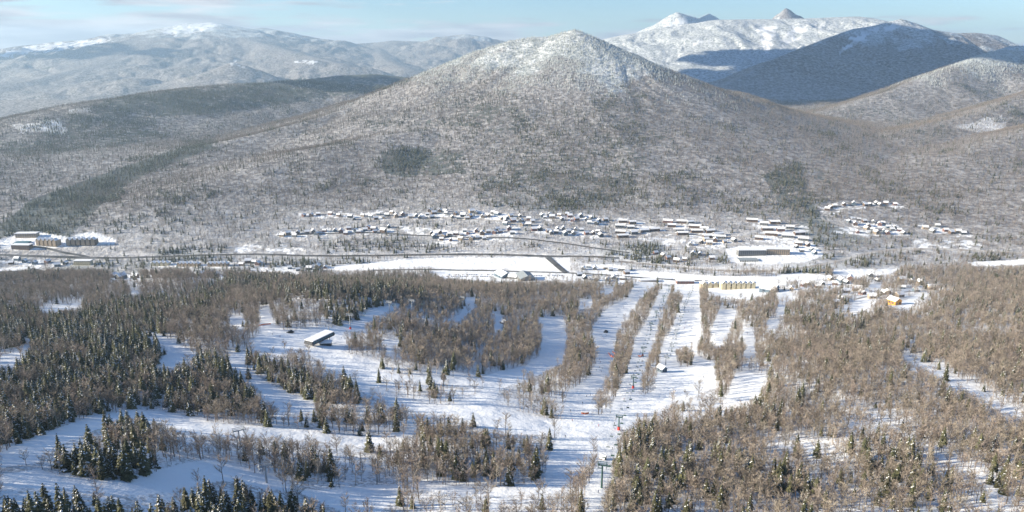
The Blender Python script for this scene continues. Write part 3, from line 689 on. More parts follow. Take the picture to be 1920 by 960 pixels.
shed('slate blue gabled ski lodge with snowy roof right of the yellow inn', 1442, 547, .9, 24, 28, 8, 8, M['wall_blue'], M['roof_snow'])
shed('small white roofed lodge building between the two halls', 962, 522, 1.2, 12, 18, 5, 4, M['wall_grey'], M['roof_snow'])
shed('orange timber house in clearing on right wooded slope', 1676, 571, .4, 13, 15, 8, 4, M['wall_orange'], M['roof_snow'], name='house')
# rows of condominiums
k = 0
for (cx, cy, L_, nm) in [(1165,418,30,'brown'),(1186,419,26,'brown'),(1163,427,30,'grey'),(1184,428,26,'grey'),(1165,437,32,'brown'),(1188,438,26,'grey'),(1165,444,32,'brown'),(1255,418,28,'red'),(1277,418,28,'brown'),(1296,419,26,'grey'),
                         (1262,426,28,'brown'),(1300,427,30,'brown'),(1276,433,34,'grey'),(1304,435,30,'brown'),(1282,441,30,'brown'),(1322,432,26,'grey'),(1345,441,30,'brown'),(1330,436,30,'brown'),(1350,448,34,'grey'),(1228,434,30,'brown'),
                         (1208,436,26,'grey'),(1330,446,30,'brown'),(1410,415,30,'brown'),(1430,422,30,'grey'),(1455,420,30,'brown'),(1438,431,34,'brown'),(1462,434,30,'red'),(1480,428,26,'grey'),(1445,441,34,'brown'),(1476,446,30,'grey'),
                         (1500,440,28,'brown'),(1505,450,26,'grey'),(1420,448,30,'brown'),(1498,458,26,'brown')]:
    t = None; L_ *= random.uniform(.6, .95); x, y, z = place(cx + random.uniform(-3, 3), cy + random.uniform(-1.2, 1.2))
    t = empty('townhouse_row', (x, y, z), random.uniform(-.35, .35)); D_ = 9.5
    m = MB(); m.box(-L_/2, -D_/2, -3, L_/2, D_/2, 6); m.build('wall', M['wall_' + nm], t)
    r = MB(); 
    r.v = []; Tm = Matrix.Rotation(math.pi/2, 4, 'Z')
    pr = [(-D_/2-.8, 5.9),(0, 9),(D_/2+.8, 5.9),(D_/2+.8, 6.5),(0, 9.6),(-D_/2-.8, 6.5)]
    r.prism(pr, -L_/2-.6, L_/2+.6); r.v = [(v[1], v[0], v[2]) for v in r.v]; r.f = [tuple(reversed(f)) for f in r.f]; r.build('roof', M['roof_snow'], t)
    for i in range(int(L_/5)): g = MB(); g.box(-L_/2+1.5+i*5, -D_/2-.08, 2, -L_/2+4+i*5, -D_/2+.02, 4.5); g.build('window', M['window_glass'], t)
    region = 'in the left block of rows' if cx < 1245 else ('in the middle rows' if cx < 1400 else 'in the right hand terraces')
    tag(t, f'snow roofed {dict(brown="brown", grey="grey", red="dark red")[nm]} townhouse row {region} above the wide hotel', 'townhouse row', 'townhouse rows on the valley slope')
    FOOT.append((x - L_/4, y, 9)); FOOT.append((x + L_/4, y, 9)); k += 1
GV = 'village houses along the foot of the mountain'
town([(560,404),(600,403),(640,405)], 4, 2, 'at left end of the upper village row', GV)
town([(655,411),(700,408),(740,404),(790,405)], 14, 5, 'left of centre in the upper village row', GV)
town([(800,402),(860,404),(920,407),(960,411),(1000,415)], 38, 7, 'in the dense middle of the upper village row', GV)
town([(940,418),(970,419),(1000,420)], 8, 4, 'just below the dense upper village row', GV)
town([(1015,405),(1060,408),(1100,413),(1138,420)], 20, 6, 'at right end of the upper village row', GV)
town([(1040,430),(1080,433),(1130,440)], 10, 4, 'beside the road curving down right of the village', GV)
town([(525,441),(570,440),(610,437)], 11, 4, 'at left end of the lower village row', GV)
town([(625,437),(680,432),(740,430)], 14, 5, 'left of centre in the lower village row', GV)
town([(805,443),(860,438),(920,436),(970,434)], 22, 5, 'in middle of the lower village row', GV)
town([(820,450),(880,449),(920,447)], 8, 2, 'along the road under the lower village row', GV)
town([(1000,432),(1030,436),(1080,442)], 8, 3, 'at right end of the lower village row', GV)
GR = 'houses on the snowy slopes at right'
town([(1545,395),(1580,387),(1630,384),(1680,386)], 12, 3, 'along the upper winding road at right', GR)
town([(1590,415),(1640,420),(1680,428)], 12, 6, 'between the winding roads at right', GR)
town([(1600,432),(1660,438),(1700,435)], 8, 5, 'below the winding road at right', GR)
town([(1730,428),(1770,432),(1810,440)], 8, 6, 'on the open slope at far right', GR)
town([(1290,462),(1330,455),(1380,455)], 8, 5, 'above the dark pines left of the wide hotel', GR)
town([(1220,470),(1260,488),(1340,480)], 6, 6, 'among dark pines left of the wide hotel', GR)
town([(1510,455),(1530,475),(1480,465)], 6, 5, 'on the white field right of the wide hotel', GR)
GL = 'houses among woods below the highway'
town([(205,522),(290,519)], 5, 3, 'beside brown woods at far left', GL)
town([(350,518),(420,516)], 6, 3, 'among brown woods left of centre', GL)
town([(470,512),(560,508),(620,506)], 7, 5, 'among dark pines below the highway', GL)
town([(10,490),(60,494),(130,500)], 6, 5, 'below the hotels at far left', GL)
town([(420,494),(500,496)], 6, 3, 'right of the ochre blocks below the highway', GL)
town([(1090,502),(1140,508),(1180,512)], 7, 4, 'by the river right of the bridge road', GL)
GS = 'cabins in the woods at right of the ski runs'
town([(1480,545),(1540,532),(1600,530)], 9, 7, 'in woods right of the slate blue lodge', GS)
town([(1560,560),(1640,552),(1720,545)], 12, 12, 'in clearings on the right wooded slope', GS)
town([(1080,520),(1130,525),(1180,530)], 7, 5, 'in brown woods left of the broad run', GS, size=.2)
town([(1780,548),(1700,530),(1620,522)], 6, 5, 'high in woods on the right slope', GS)
for e in list(H_PROTO.values()):
    if not e[1]:
        for c in list(e[0].children_recursive): bpy.data.objects.remove(c)
        bpy.data.objects.remove(e[0])
# parked cars by the big halls
def car(paint):
    t = empty('parked_car'); b = MB(); b.prism([(-2.2,.35),(2.2,.35),(2.25,.85),(1.5,.98),(.9,1.45),(-1.1,1.48),(-1.8,1.0),(-2.2,.9)], -.9, .9); bd = b.build('body', paint, t)
    g = MB(); g.prism([(-1.62,1.03),(1.32,1.0),(.85,1.38),(-1.05,1.41)], -.92, .92); g.build('window', M['window_glass'], t)
    for x_ in (-1.4, 1.4):
        for y_ in (-.8, .8):
            w = MB(); w.tube([(x_, y_ - .12, .34), (x_, y_ + .12, .34)], [.34, .34], 10); w.build('wheel', M['rubber'], t)
    return t
cars = [(car(M[n]), l, [False]) for n, l in (('wall_dark', 'black'), ('wall_white', 'white'), ('wall_red', 'dark red'), ('cloth_blue', 'blue'), ('wall_grey', 'grey'))]
for (rx0, rx1, ry) in ((832, 925, 515), (836, 920, 518.5), (1000, 1060, 517), (1258, 1300, 524), (955, 975, 529)):
    a, b = hit(rx0, ry), hit(rx1, ry); L_ = math.hypot(b[0]-a[0], b[1]-a[1]); n = int(L_ / 4.6)
    for i in range(n):
        if random.random() < .3: continue
        q = random.choice(cars); t = q[0] if not q[2][0] else copy_tree(q[0]); q[2][0] = True; f = (i + .5) / n; x, y = a[0] + (b[0]-a[0]) * f, a[1] + (b[1]-a[1]) * f
        t.location = (x, y, float(gz(x, y)) + .05); t.rotation_euler = (0, 0, math.pi/2 + random.uniform(-.05, .05))
        where = {832: 'in back row of the car park left of the skylit hall', 836: 'in front row of the car park left of the skylit hall', 1000: 'in row right of the pale gymnasium hall', 1258: 'beside the base lodge above the runs', 955: 'in front of the pale gymnasium hall'}[rx0]
        tag(t, q[1] + ' car parked ' + where, 'car', 'cars parked by the valley lodges'); FOOT.append((x, y, 3))

# ------------------------------------------------------------------ lifts
def cyl(m, a, b, r, k=8): m.tube([a, b], [r, r], k)
def tower(name, ht, col, arm, pad, lean=0):
    t = empty(name); m = MB(); m.tube([(0,0,-1),(0,0,ht)], [.55,.38], 10); m.build('pole', col, t)
    m = MB(); m.box(-arm, -.3, ht, arm, .3, ht+.55); m.build('crossarm', col, t)
    for sx_ in (-1, 1):
        m = MB(); m.box(sx_*arm-.18, -2.3, ht-.25, sx_*arm+.18, 2.3, ht-.02)
        for i in range(6): cyl(m, (sx_*arm-.3, -2+i*.8, ht-.4), (sx_*arm+.3, -2+i*.8, ht-.4), .28, 8)
        m.build('sheave_train', M['steel'], t)
    m = MB(); m.box(-arm-.5, -.9, ht+1.5, arm+.5, -.7, ht+1.7); m.box(-arm-.5, .7, ht+1.5, arm+.5, .9, ht+1.7)
    for sx_ in (-1, 1): m.box(sx_*arm-.1, -.9, ht+.5, sx_*arm+.1, .9, ht+1.7)
    m.build('work_frame', col, t)
    if pad: m = MB(); m.tube([(0,0,0),(0,0,2.2)], [1.05,1.0], 10); m.build('crash_pad', M['pad_red'], t)
    return t
def line_lift(pxs, ht, col, arm, pads, labels, name, spacing, chair_label, lift_word, off_ends=(0, 0), group=None):
    pts = [hit(*p) for p in pxs]; tw = []
    ang = [math.atan2(pts[min(i+1, len(pts)-1)][1]-pts[max(i-1, 0)][1], pts[min(i+1, len(pts)-1)][0]-pts[max(i-1, 0)][0]) - math.pi/2 for i in range(len(pts))]
    for i, p in enumerate(pts):
        t = tower(name, ht[i] if isinstance(ht, list) else ht, col, arm, pads[i]); t.location = p; t.rotation_euler = (0, 0, ang[i]); tag(t, labels[i], 'lift tower', group); FOOT.append((p[0], p[1], 5)); tw.append((Vector(p), ang[i], ht[i] if isinstance(ht, list) else ht))
    chairs = []
    for s_ in (-1, 1):
        top = [p + Vector((math.cos(a) * arm * s_, math.sin(a) * arm * s_, h - .7)) for p, a, h in tw]
        m = MB(); path = []
        for a, b in zip(top[:-1], top[1:]):
            L_ = (b - a).length; n = 8
            for i in range(n): t = i / n; path.append(a.lerp(b, t) - Vector((0, 0, 4 * t * (1 - t) * L_ * .018)))
        path.append(top[-1]); m.tube(path, [.035] * len(path), 4); o = m.build('haul_rope', M['rubber']); tag(o, ('left hand' if s_ < 0 else 'right hand') + ' steel haul rope of the ' + lift_word, 'cable')
        d = random.uniform(.3, .9) * spacing; acc = 0
        for a, b in zip(path[:-1], path[1:]):
            L_ = (b - a).length
            while d < acc + L_:
                q = a.lerp(b, (d - acc) / L_); chairs.append((q, math.atan2(b.y - a.y, b.x - a.x) - math.pi/2, s_)); d += spacing
            acc += L_
    return chairs, tw
def lift_chair(seats=3, mat='steel_green'):
    t = empty('lift_chair'); w = seats * .5; m = MB(); m.tube([(0,0,0),(.0,0,-.5),(.0,-.35,-1.0),(.0,-.35,-2.3)], [.05]*4, 5); m.build('hanger', M['steel'], t)
    m = MB(); m.box(-w, -.1, -2.75, w, .45, -2.65); m.build('seat', M[mat], t)
    m = MB(); m.box(-w, -.2, -2.7, w, -.12, -2.1); m.build('backrest', M[mat], t)
    m = MB()
    for s_ in (-1, 1): m.tube([(s_*w,-.15,-2.2),(s_*w,-.35,-2.35),(s_*w*.1,-.35,-2.2)], [.04]*3, 4); m.tube([(s_*w,-.15,-2.72),(s_*w,-.15,-2.2)], [.04]*2, 4)
    m.build('bail_frame', M['steel'], t); return t
ch0 = lift_chair(2); first = [True]
def put_chairs(lst, label, group):
    for q, a, s_ in lst:
        t = ch0 if first[0] else copy_tree(ch0); first[0] = False; t.location = q; t.rotation_euler = (0, 0, a + (math.pi if s_ > 0 else 0)); tag(t, label % ('left' if s_ < 0 else 'right'), 'ski lift chair', group)
c1, _ = line_lift([(1128,915),(1160,806),(1187,728),(1205,668),(1220,620),(1230,597),(1244,566),(1254,545)], [12,9,10,10,10,10,10,9], M['steel_green'], 2.0, [0,1,1,1,0,0,0,0],
  ['tall dark green lift tower standing alone in narrow run near bottom edge','dark green lift tower with red pad where the runs meet','dark green lift tower at foot of the narrow lift run','red padded lift tower halfway up the narrow lift run',
   'lift tower above the red padded one in narrow run','fourth tower from top of the narrow lift run','second tower from top of the narrow lift run','topmost tower of the narrow lift run near the lodge'], 'lift_tower', 30, '', 'chairlift in the narrow run', group='towers of the narrow run lift')
put_chairs(c1, 'empty chair hanging on %s rope of the narrow run lift', 'chairs of the narrow run lift')
c2, _ = line_lift([(1248,684),(1259,660),(1267,632),(1275,605),(1283,580),(1291,560),(1298,545)], 9, M['steel'], 1.8, [0]*7,
  ['lowest grey lift tower of the wide run beside the hut','grey lift tower second from bottom of the wide run','grey lift tower third from bottom of the wide run','grey lift tower midway up the left edge of the wide run','grey lift tower third from top of the wide run','grey lift tower second from top of the wide run','topmost grey lift tower of wide run by the base'],
  'lift_tower', 28, '', 'chairlift on the wide run', group='towers of the wide run lift')
put_chairs(c2, 'empty chair hanging on %s rope of the wide run lift', 'chairs of the wide run lift')
c3, T3 = line_lift([(618,640),(657,617),(731,594),(773,590),(867,576),(1010,548),(1130,532)], [15,15,17,17,14,15,15], M['steel'], 3.2, [0,1,0,0,0,0,0],
  ['steel lift tower right beside the summit station','steel lift tower with red pad right of the summit station','lift tower crossarm rising before dark spruces','third lift tower rising over the brown wooded strip','dark lift tower at edge of the small blue shaded run','lift tower in brown woods beyond the shaded run','farthest lift tower of the station lift near valley'],
  'lift_tower', 60, '', 'lift from the summit station', group='towers of the summit station lift')
put_chairs(c3, 'empty chair hanging on %s rope of the summit station lift', 'chairs of the summit station lift')
c4, _ = line_lift([(450,838),(500,905)], [9, 8], M['steel'], 2.6, [0,0], ['short snowy steel lift tower in the lower left bare trees','steel lift pole beside the lower left trail'], 'lift_tower', 400, '', 'short lift in the lower left woods')
# summit station (long roofed drive terminal)
x, y, z = hit(596, 645); st = empty('lift_station', (x + 2, y, z), 0)
A_, B_ = Vector(hit(573, 645)), Vector(hit(612, 622)); dirv = (B_ - A_); dirv.z = 0; ang = math.atan2(dirv.y, dirv.x)
Lh = 28; st.rotation_euler = (0, 0, R(62)); T = None
m = MB(); m.prism([(-Lh/2, 4.2),(Lh/2, 4.2),(Lh/2+1.6, 5.2),(Lh/2, 8.0),(-Lh/2, 8.0),(-Lh/2-1.6, 5.2)], -4.6, 4.6); m.build('machine_housing', M['wall_dark'], st)
m = MB(); m.prism([(-Lh/2-.3, 8.02),(Lh/2+.3, 8.02),(Lh/2-.2, 8.55),(-Lh/2+.2, 8.55)], -5, 5); m.build('roof', M['roof_snow'], st)
for i in range(9):
    m = MB(); m.box(-Lh/2+1.4+i*2.9, -4.72, 5.6, -Lh/2+3.2+i*2.9, -4.58, 7.1); m.build('window', M['roof_teal'], st)
for sx_ in (-9, 9):
    m = MB(); m.box(sx_-.7, -.7, -1.5, sx_+.7, .7, 4.25); m.build('support_column', M['steel'], st)
m = MB(); m.box(-Lh/2-1, -4, -1, -Lh/2+3, 4, .5); m.build('loading_deck', M['wood'], st)
tag(st, 'long dark lift station with a snow covered flat roof on the knoll', 'lift station'); FOOT.append((x, y, 17))
x, y, z = hit(611, 647); t = gable_house(5.5, 10, 3.2, 1.4, M['wall_dark'], chimney=False); t.name = 'operator_hut'; t.location = (x, y, z); t.rotation_euler = (0, 0, R(95)); tag(t, 'low dark operator hut at near end of the lift station', 'hut'); FOOT.append((x, y, 8))
x, y, z = hit(1241, 697); t = gable_house(6, 8, 4.5, 2.4, M['wall_blue'], chimney=False); t.name = 'operator_hut'; t.location = (x, y, z); t.rotation_euler = (0, 0, .5); tag(t, 'blue grey hut with snowy roof at foot of the wide run lift', 'hut'); FOOT.append((x, y, 7))
x, y, z = hit(1130, 861); t = gable_house(4.5, 5.5, 2.3, 2.0, M['wood'], chimney=False); t.name = 'patrol_hut'; t.location = (x, y, z); t.rotation_euler = (0, 0, .9); t.scale = (.6,) * 3; tag(t, 'small brown hut buried in snow beside the lowest narrow run', 'hut'); FOOT.append((x, y, 5))
x, y, z = hit(945, 607); t = gable_house(7, 9, 3.2, 2.4, M['wood'], chimney=False); t.name = 'patrol_hut'; t.location = (x, y, z); t.rotation_euler = (0, 0, .6); tag(t, 'brown hut at edge of the small clearing above centre', 'hut'); FOOT.append((x, y, 7))
x, y, z = hit(545, 624)
def groomer():
    t = empty('snow_groomer'); m = MB(); m.prism([(-2.2,.9),(2.2,.9),(2.3,1.5),(1.6,1.8),(1.4,2.9),(-.2,3.0),(-.3,1.9),(-2.2,1.8)], -1.2, 1.2); m.build('body', M['wall_dark'], t)
    m = MB(); m.prism([(1.62,1.9),(1.46,2.75),(-.05,2.8),(-.1,2.0)], -1.23, 1.23); m.build('window', M['window_glass'], t)
    for s_ in (-1, 1):
        m = MB(); m.prism([(-2.6,.5),(-2.0,0),(2.0,0),(2.6,.5),(2.2,1.0),(-2.2,1.0)], s_*1.9-.6, s_*1.9+.6); m.build('track', M['rubber'], t)
    m = MB(); m.box(3.0, -2.4, .1, 3.2, 2.4, 1.3); m.box(2.3, -.2, .5, 3.05, .2, .8); m.build('blade', M['rubber'], t)
    m = MB(); m.box(-3.8, -2.3, .1, -3.0, 2.3, .7); m.box(-3.1, -.2, .5, -2.1, .2, .8); m.build('tiller', M['rubber'], t); return t
g0 = groomer(); g0.location = (x, y, z); g0.rotation_euler = (0, 0, .2); tag(g0, 'dark tracked groomer parked by snowy trees left of the station', 'snow groomer')
x, y, z = hit(1136, 623); g1 = copy_tree(g0); g1.location = (x, y, z); g1.rotation_euler = (0, 0, 1.2); tag(g1, 'tracked groomer alone on the broad left run', 'snow groomer')
# orange safety netting
def net(pts, h, label):
    t = empty('safety_fence'); w = [Vector(hit(*p)) for p in pts]; m = MB(); pm = MB(); t.location = w[0]
    for a, b in zip(w[:-1], w[1:]):
        a, b = a - w[0], b - w[0]; n = (b - a).cross(Vector((0, 0, 1))).normalized() * .04
        m.v += [tuple(q) for q in (a+n+Vector((0,0,.1)), b+n+Vector((0,0,.1)), b+n+Vector((0,0,h)), a+n+Vector((0,0,h)), a-n+Vector((0,0,.1)), b-n+Vector((0,0,.1)), b-n+Vector((0,0,h)), a-n+Vector((0,0,h)))]
        k_ = len(m.v) - 8; m.f += [(k_,k_+1,k_+2,k_+3),(k_+7,k_+6,k_+5,k_+4),(k_+3,k_+2,k_+6,k_+7)]; m.m += [0]*3
    m.build('netting', M['net_orange'], t)
    for a in w: p = MB(); q = a - w[0]; p.tube([tuple(q - Vector((0,0,.3))), tuple(q + Vector((0,0,h+.2)))], [.05,.05], 5); p.build('post', M['steel'], t)
    tag(t, label, 'fence')
net([(1141,663),(1145,668),(1151,671),(1153,664),(1148,660)], 1.5, 'curved orange safety netting at right edge of the broad left run')
net([(1090,776),(1097,777),(1104,776)], 1.4, 'short orange safety netting above the snowy junction')
net([(1196,668),(1201,669),(1207,668)], 1.4, 'short orange netting across the narrow lift run')
net([(486,611),(496,609),(508,608)], 1.2, 'orange netting across the run left of the lift station')

# ------------------------------------------------------------------ skiers
def person_mesh(name, mats, pose=0):
    v = [(0,0,.95),(0,.02,1.15),(0,.05,1.38),(0,.07,1.52),(0,.09,1.66),(0,.09,1.76),
         (-.12,0,.88),(-.16,.16,.5),(-.17,.0,.1),(-.17,.14,.06),(.12,0,.88),(.16,.16,.5),(.17,.0,.1),(.17,.14,.06),
         (-.19,.05,1.42),(-.33,.1,1.16),(-.3,.34,1.05),(.19,.05,1.42),(.33,.1,1.16),(.3,.34,1.05)]
    e = [(0,1),(1,2),(2,3),(3,4),(4,5),(0,6),(6,7),(7,8),(8,9),(0,10),(10,11),(11,12),(12,13),(2,14),(14,15),(15,16),(2,17),(17,18),(18,19)]
    rad = [.16,.15,.17,.07,.12,.11,.11,.08,.065,.05,.11,.08,.065,.05,.09,.06,.05,.09,.06,.05]
    me = bpy.data.meshes.new(name); me.from_pydata(v, e, []); o = bpy.data.objects.new('tmp', me); C.objects.link(o)
    o.modifiers.new('s', 'SKIN'); 
    for i, sv in enumerate(me.skin_vertices[0].data): sv.radius = (rad[i], rad[i]); sv.use_root = (i == 0)
    ss = o.modifiers.new('d', 'SUBSURF'); ss.levels = 1; ss.render_levels = 1
    dg = bpy.context.evaluated_depsgraph_get(); out = bpy.data.meshes.new_from_object(o.evaluated_get(dg)); out.name = name; bpy.data.objects.remove(o); bpy.data.meshes.remove(me)
    out.materials.clear()
    for x_ in mats: out.materials.append(x_)
    for p in out.polygons:
        c = p.center; p.material_index = 0 if c.z > .92 and c.z < 1.56 else (1 if c.z <= .92 else (2 if c.z < 1.70 and c.y > .1 else 1)); p.use_smooth = True
    return out
def make_person(jk):
    b = bpy.data.objects.new('person', person_mesh('person', [M['cloth_' + jk], M['cloth_black'], M['skin']])); C.objects.link(b)
    for s_ in (-1, 1):
        m = MB(); m.box(s_*.17-.05, -.75, 0, s_*.17+.05, .85, .03); m.quad((s_*.17-.05,.85,.03),(s_*.17+.05,.85,.03),(s_*.17+.04,1.0,.12),(s_*.17-.04,1.0,.12)); m.build('ski', M['ski'], b)
        m = MB(); m.tube([(s_*.3,.36,1.1),(s_*.42,-.15,.1)], [.015,.012], 4); m.build('ski_pole', M['steel'], b)
    return b
people = {k_: [make_person(k_), False] for k_ in ('black', 'blue', 'red', 'green', 'yellow')}
def ski(px_, py_, col, label, grp='skiers on the runs'):
    e = people[col]; t = e[0] if not e[1] else copy_tree(e[0]); e[1] = True; x, y, z = hit(px_, py_)
    t.location = (x, y, z + .02); t.rotation_euler = (0, 0, random.uniform(-1.2, 1.2)); t.scale = (1.0,) * 3; tag(t, label, 'person', grp)
cn = {'black': 'black', 'blue': 'blue', 'red': 'red', 'green': 'green', 'yellow': 'yellow'}
for (a, b, c_, w_) in [(682,950,'black','alone on the shaded snow near bottom edge'),(770,925,'black','on the bright lower trail by a snowy bare tree'),(1070,772,'black','standing at foot of the broad left run'),(1060,820,'black','on the streaked snow by a single spruce'),
                       (1092,757,'black','beside another skier low on the broad left run'),(1107,742,'blue','in a pair low on the broad left run'),(1100,744,'black','left in a pair low on the broad left run'),(1073,790,'red','left on the bright junction'),(1110,795,'green','in middle of the bright junction'),
                       (1122,800,'red','right on the bright junction'),(1152,796,'black','just left of the tower with red pad at the junction'),(1148,843,'black','near the small buried hut'),(1122,925,'blue','below the tall tower near bottom edge'),(1102,950,'black','in the narrow run at the very bottom'),
                       (1183,738,'black','under the tower at foot of the narrow run'),(1170,750,'red','above the junction in the narrow run'),(1319,708,'black','alone on the snow left of a small tree island'),(930,595,'black','in the small clearing above centre'),(873,590,'black','on the blue shaded run'),
                       (511,628,'black','on the snow left of the lift station'),(525,632,'red','near the skier left of the lift station'),(604,655,'black','just below the operator hut'),(640,635,'blue','right of the lift station')]:
    ski(a, b, c_, f'skier in a {cn[c_]} jacket {w_}')
def crowd(poly, n, where):
    q = np.zeros((IH, IW), np.float32); raster(poly, q, 1); ii = np.argwhere(q > 0)
    for _ in range(n):
        i = ii[random.randrange(len(ii))]; c_ = random.choice(['black', 'black', 'blue', 'black', 'red', 'green', 'yellow']); ski(i[1], i[0], c_, f'skier in a {cn[c_]} jacket {where}')
crowd([(1120,600),(1160,590),(1150,650),(1118,650)], 9, 'on middle of the broad left run')
crowd([(1125,670),(1145,670),(1130,705),(1112,710)], 6, 'on lower part of the broad left run')
crowd([(1180,560),(1200,545),(1190,565),(1160,590)], 6, 'high on the broad left run')
crowd([(1290,565),(1310,560),(1310,620),(1275,620)], 14, 'on upper half of the wide run')
crowd([(1255,640),(1305,620),(1300,650),(1245,680)], 10, 'on lower half of the wide run')
crowd([(1345,590),(1378,590),(1355,635),(1338,640)], 9, 'on the short run right of the wide run')
crowd([(1205,660),(1215,640),(1200,700),(1180,720)], 6, 'in the narrow lift run')
crowd([(1265,534),(1310,533),(1310,550),(1275,548)], 14, 'gathered at the base of the wide run')
crowd([(1400,625),(1414,625),(1412,660),(1402,665)], 4, 'on the small run at right')

# ------------------------------------------------------------------ trees
def bare_tree(seed, ht=13.0, spread=3.2, ntw=300, twm='twig', narrow=1.0):
    r = random.Random(seed); tr = MB(); cr = MB()
    bend = [(0,0,-.8)]; x_ = y_ = 0
    for i in range(1, 5): x_ += r.uniform(-.22,.22); y_ += r.uniform(-.22,.22); bend.append((x_, y_, ht * i / 4 * .92))
    tr.tube(bend, [.22,.17,.13,.085,.03], 5, cap=False)
    def at(t): s_ = t * 4; i = min(int(s_), 3); f = s_ - i; return Vector(bend[i]).lerp(Vector(bend[i+1]), f)
    nl = 15; tips = []
    for i in range(nl):
        t = .32 + .64 * (i + r.random()) / nl; a = r.uniform(0, 6.283); Ln = spread * (1.15 - .75 * abs(t - .55) * 1.6) * r.uniform(.75, 1.15) * narrow
        p0 = at(t); up = r.uniform(.7, 1.5); p1 = p0 + Vector((math.cos(a) * Ln * .55, math.sin(a) * Ln * .55, Ln * up * .45)); p2 = p0 + Vector((math.cos(a + .2) * Ln, math.sin(a + .2) * Ln, Ln * up))
        p2.z = min(p2.z, ht * 1.03); cr.tube([p0, p1, p2], [.075,.045,.02], 3, 0, False); tips.append((p0, p1, p2))
    for i in range(ntw):
        p0, p1, p2 = r.choice(tips); f = r.uniform(.15, 1.0); q = p0.lerp(p1, f * 2) if f < .5 else p1.lerp(p2, f * 2 - 1)
        d = (p2 - p0).normalized() * .6 + Vector((r.gauss(0, .6), r.gauss(0, .6), r.uniform(-.1, 1.0))); d.normalize(); L_ = r.uniform(.7, 1.9) ; s_ = d.cross(Vector((r.gauss(0,1), r.gauss(0,1), r.gauss(0,1)))).normalized() * r.uniform(.035, .075)
        e = q + d * L_; cr.tri(q - s_, q + s_, e, 1)
        if r.random() < .5:
            g = q + d * L_ * .45; d2 = (d + Vector((r.gauss(0,.6), r.gauss(0,.6), r.gauss(0,.4)))).normalized(); cr.tri(g - s_ * .8, g + s_ * .8, g + d2 * L_ * .6, 1)
    return tr, cr
def spruce(seed, ht=13.0, rad=2.6, snow=.3, tiers=15, start=.08):
    r = random.Random(seed); tr = MB(); cr = MB(); tr.tube([(0,0,-.8),(0,0,ht*.5),(0,0,ht*.97)], [.2,.12,.02], 5, cap=False)
    for i in range(tiers):
        t = start + (1 - start) * (i / tiers) ** .9; z_ = ht * t; R_ = rad * (1 - t) ** .8 * r.uniform(.8, 1.12) + .18; nb = max(5, int(9 * (1 - t) + 4)); a0 = r.uniform(0, 6.28)
        for j in range(nb):
            if r.random() < .07: continue
            a = a0 + 6.283 * j / nb + r.uniform(-.25, .25); L_ = R_ * r.uniform(.7, 1.15); dr = r.uniform(.18, .5) * L_; w = L_ * r.uniform(.28, .42) + .08
            c_, s_ = math.cos(a), math.sin(a); zz = z_ + r.uniform(-.25, .25)
            def q(u, v, dz): return (c_ * u - s_ * v, s_ * u + c_ * v, zz + dz)
            b0 = q(.02, 0, .25); m1 = q(L_*.5, w, -dr*.45 - .18); m2 = q(L_*.5, -w, -dr*.45 - .18); rg = q(L_*.55, 0, -dr*.3 + .1); tip = q(L_, 0, -dr)
            t1 = q(L_*.8, w*.75, -dr*.9 - .15); t2 = q(L_*.8, -w*.75, -dr*.9 - .15)
            sn = r.random() < snow
            for f in ((b0, m1, rg), (b0, rg, m2), (m1, tip, rg), (rg, tip, m2), (m1, t1, rg), (m2, rg, t2)): cr.tri(*f, 0)
            if sn:
                o = .07; sc = r.uniform(.55, .95)
                g = lambda p: (p[0], p[1], p[2] + o)
                k1 = q(L_*.5, w*sc*.8, -dr*.45 - .12 + o); k2 = q(L_*.5, -w*sc*.8, -dr*.45 - .12 + o); tp = q(L_*(.6 + .3*sc), 0, -dr*.75 + o)
                st = q(L_*.2, 0, .1 + o); rr = g(rg)
                for f in ((st, k1, rr), (st, rr, k2), (k1, tp, rr), (rr, tp, k2)): cr.tri(*f, 1)
    return tr, cr
bare_specs = [(11, 13, 3.2, 330, 'twig', 1), (12, 12, 2.8, 300, 'twig', .95), (13, 14.5, 3.4, 360, 'twig', 1.05), (14, 11, 2.6, 300, 'twig', 1), (15, 13.5, 2.6, 210, 'birch', .8), (16, 12.5, 3.0, 240, 'twig_far', 1)]
spr_specs = [(21, 13, 3.3, .32, 14, .06), (22, 15, 3.1, .15, 16, .12), (23, 11, 3.1, .5, 12, .04), (24, 12.5, 3.5, .65, 13, .05), (25, 15, 3.8, .12, 11, .40), (26, 9, 2.6, .3, 10, .03)]
BARE = []; SPR = []
for s_, h_, sp_, n_, tm, nr_ in bare_specs:
    tr, cr = bare_tree(s_, h_, sp_, n_, tm, nr_); bk = M['birch'] if tm == 'birch' else M['bark']; BARE.append((tr.mesh('trunk', bk), cr.mesh('crown', [bk, M['twig' if tm == 'birch' else tm]])))
for a in spr_specs:
    tr, cr = spruce(*a); SPR.append((tr.mesh('trunk', M['bark']), cr.mesh('crown', [M['spruce'], M['snowload']])))
def joined(parts, name, extra=None):
    """one mesh out of a trunk and a crown for the mass of the forest"""
    v = []; f = []; mi = []; mats = []
    for me in parts:
        o = len(v); v += [tuple(x_.co) for x_ in me.vertices]
        idx_ = []
        for mt in me.materials:
            if mt not in mats: mats.append(mt)
            idx_.append(mats.index(mt))
        for p in me.polygons: f.append(tuple(o + i for i in p.vertices)); mi.append(idx_[p.material_index])
    n = bpy.data.meshes.new(name); n.from_pydata(v, [], f)
    for mt in mats: n.materials.append(mt)
    n.polygons.foreach_set('material_index', mi); n.update(); return n
BJ = [joined(p, 'bare_tree_mass') for p in BARE]
SJ = [joined(p, 'spruce_mass') for p in SPR]
FB = []
for s_ in (31, 32, 33):
    tr, cr = bare_tree(s_, 12, 3.0, 130, 'twig_far'); FB.append(joined((tr.mesh('t', M['bark']), cr.mesh('c', [M['bark'], M['twig_far']])), 'far_bare_tree'))
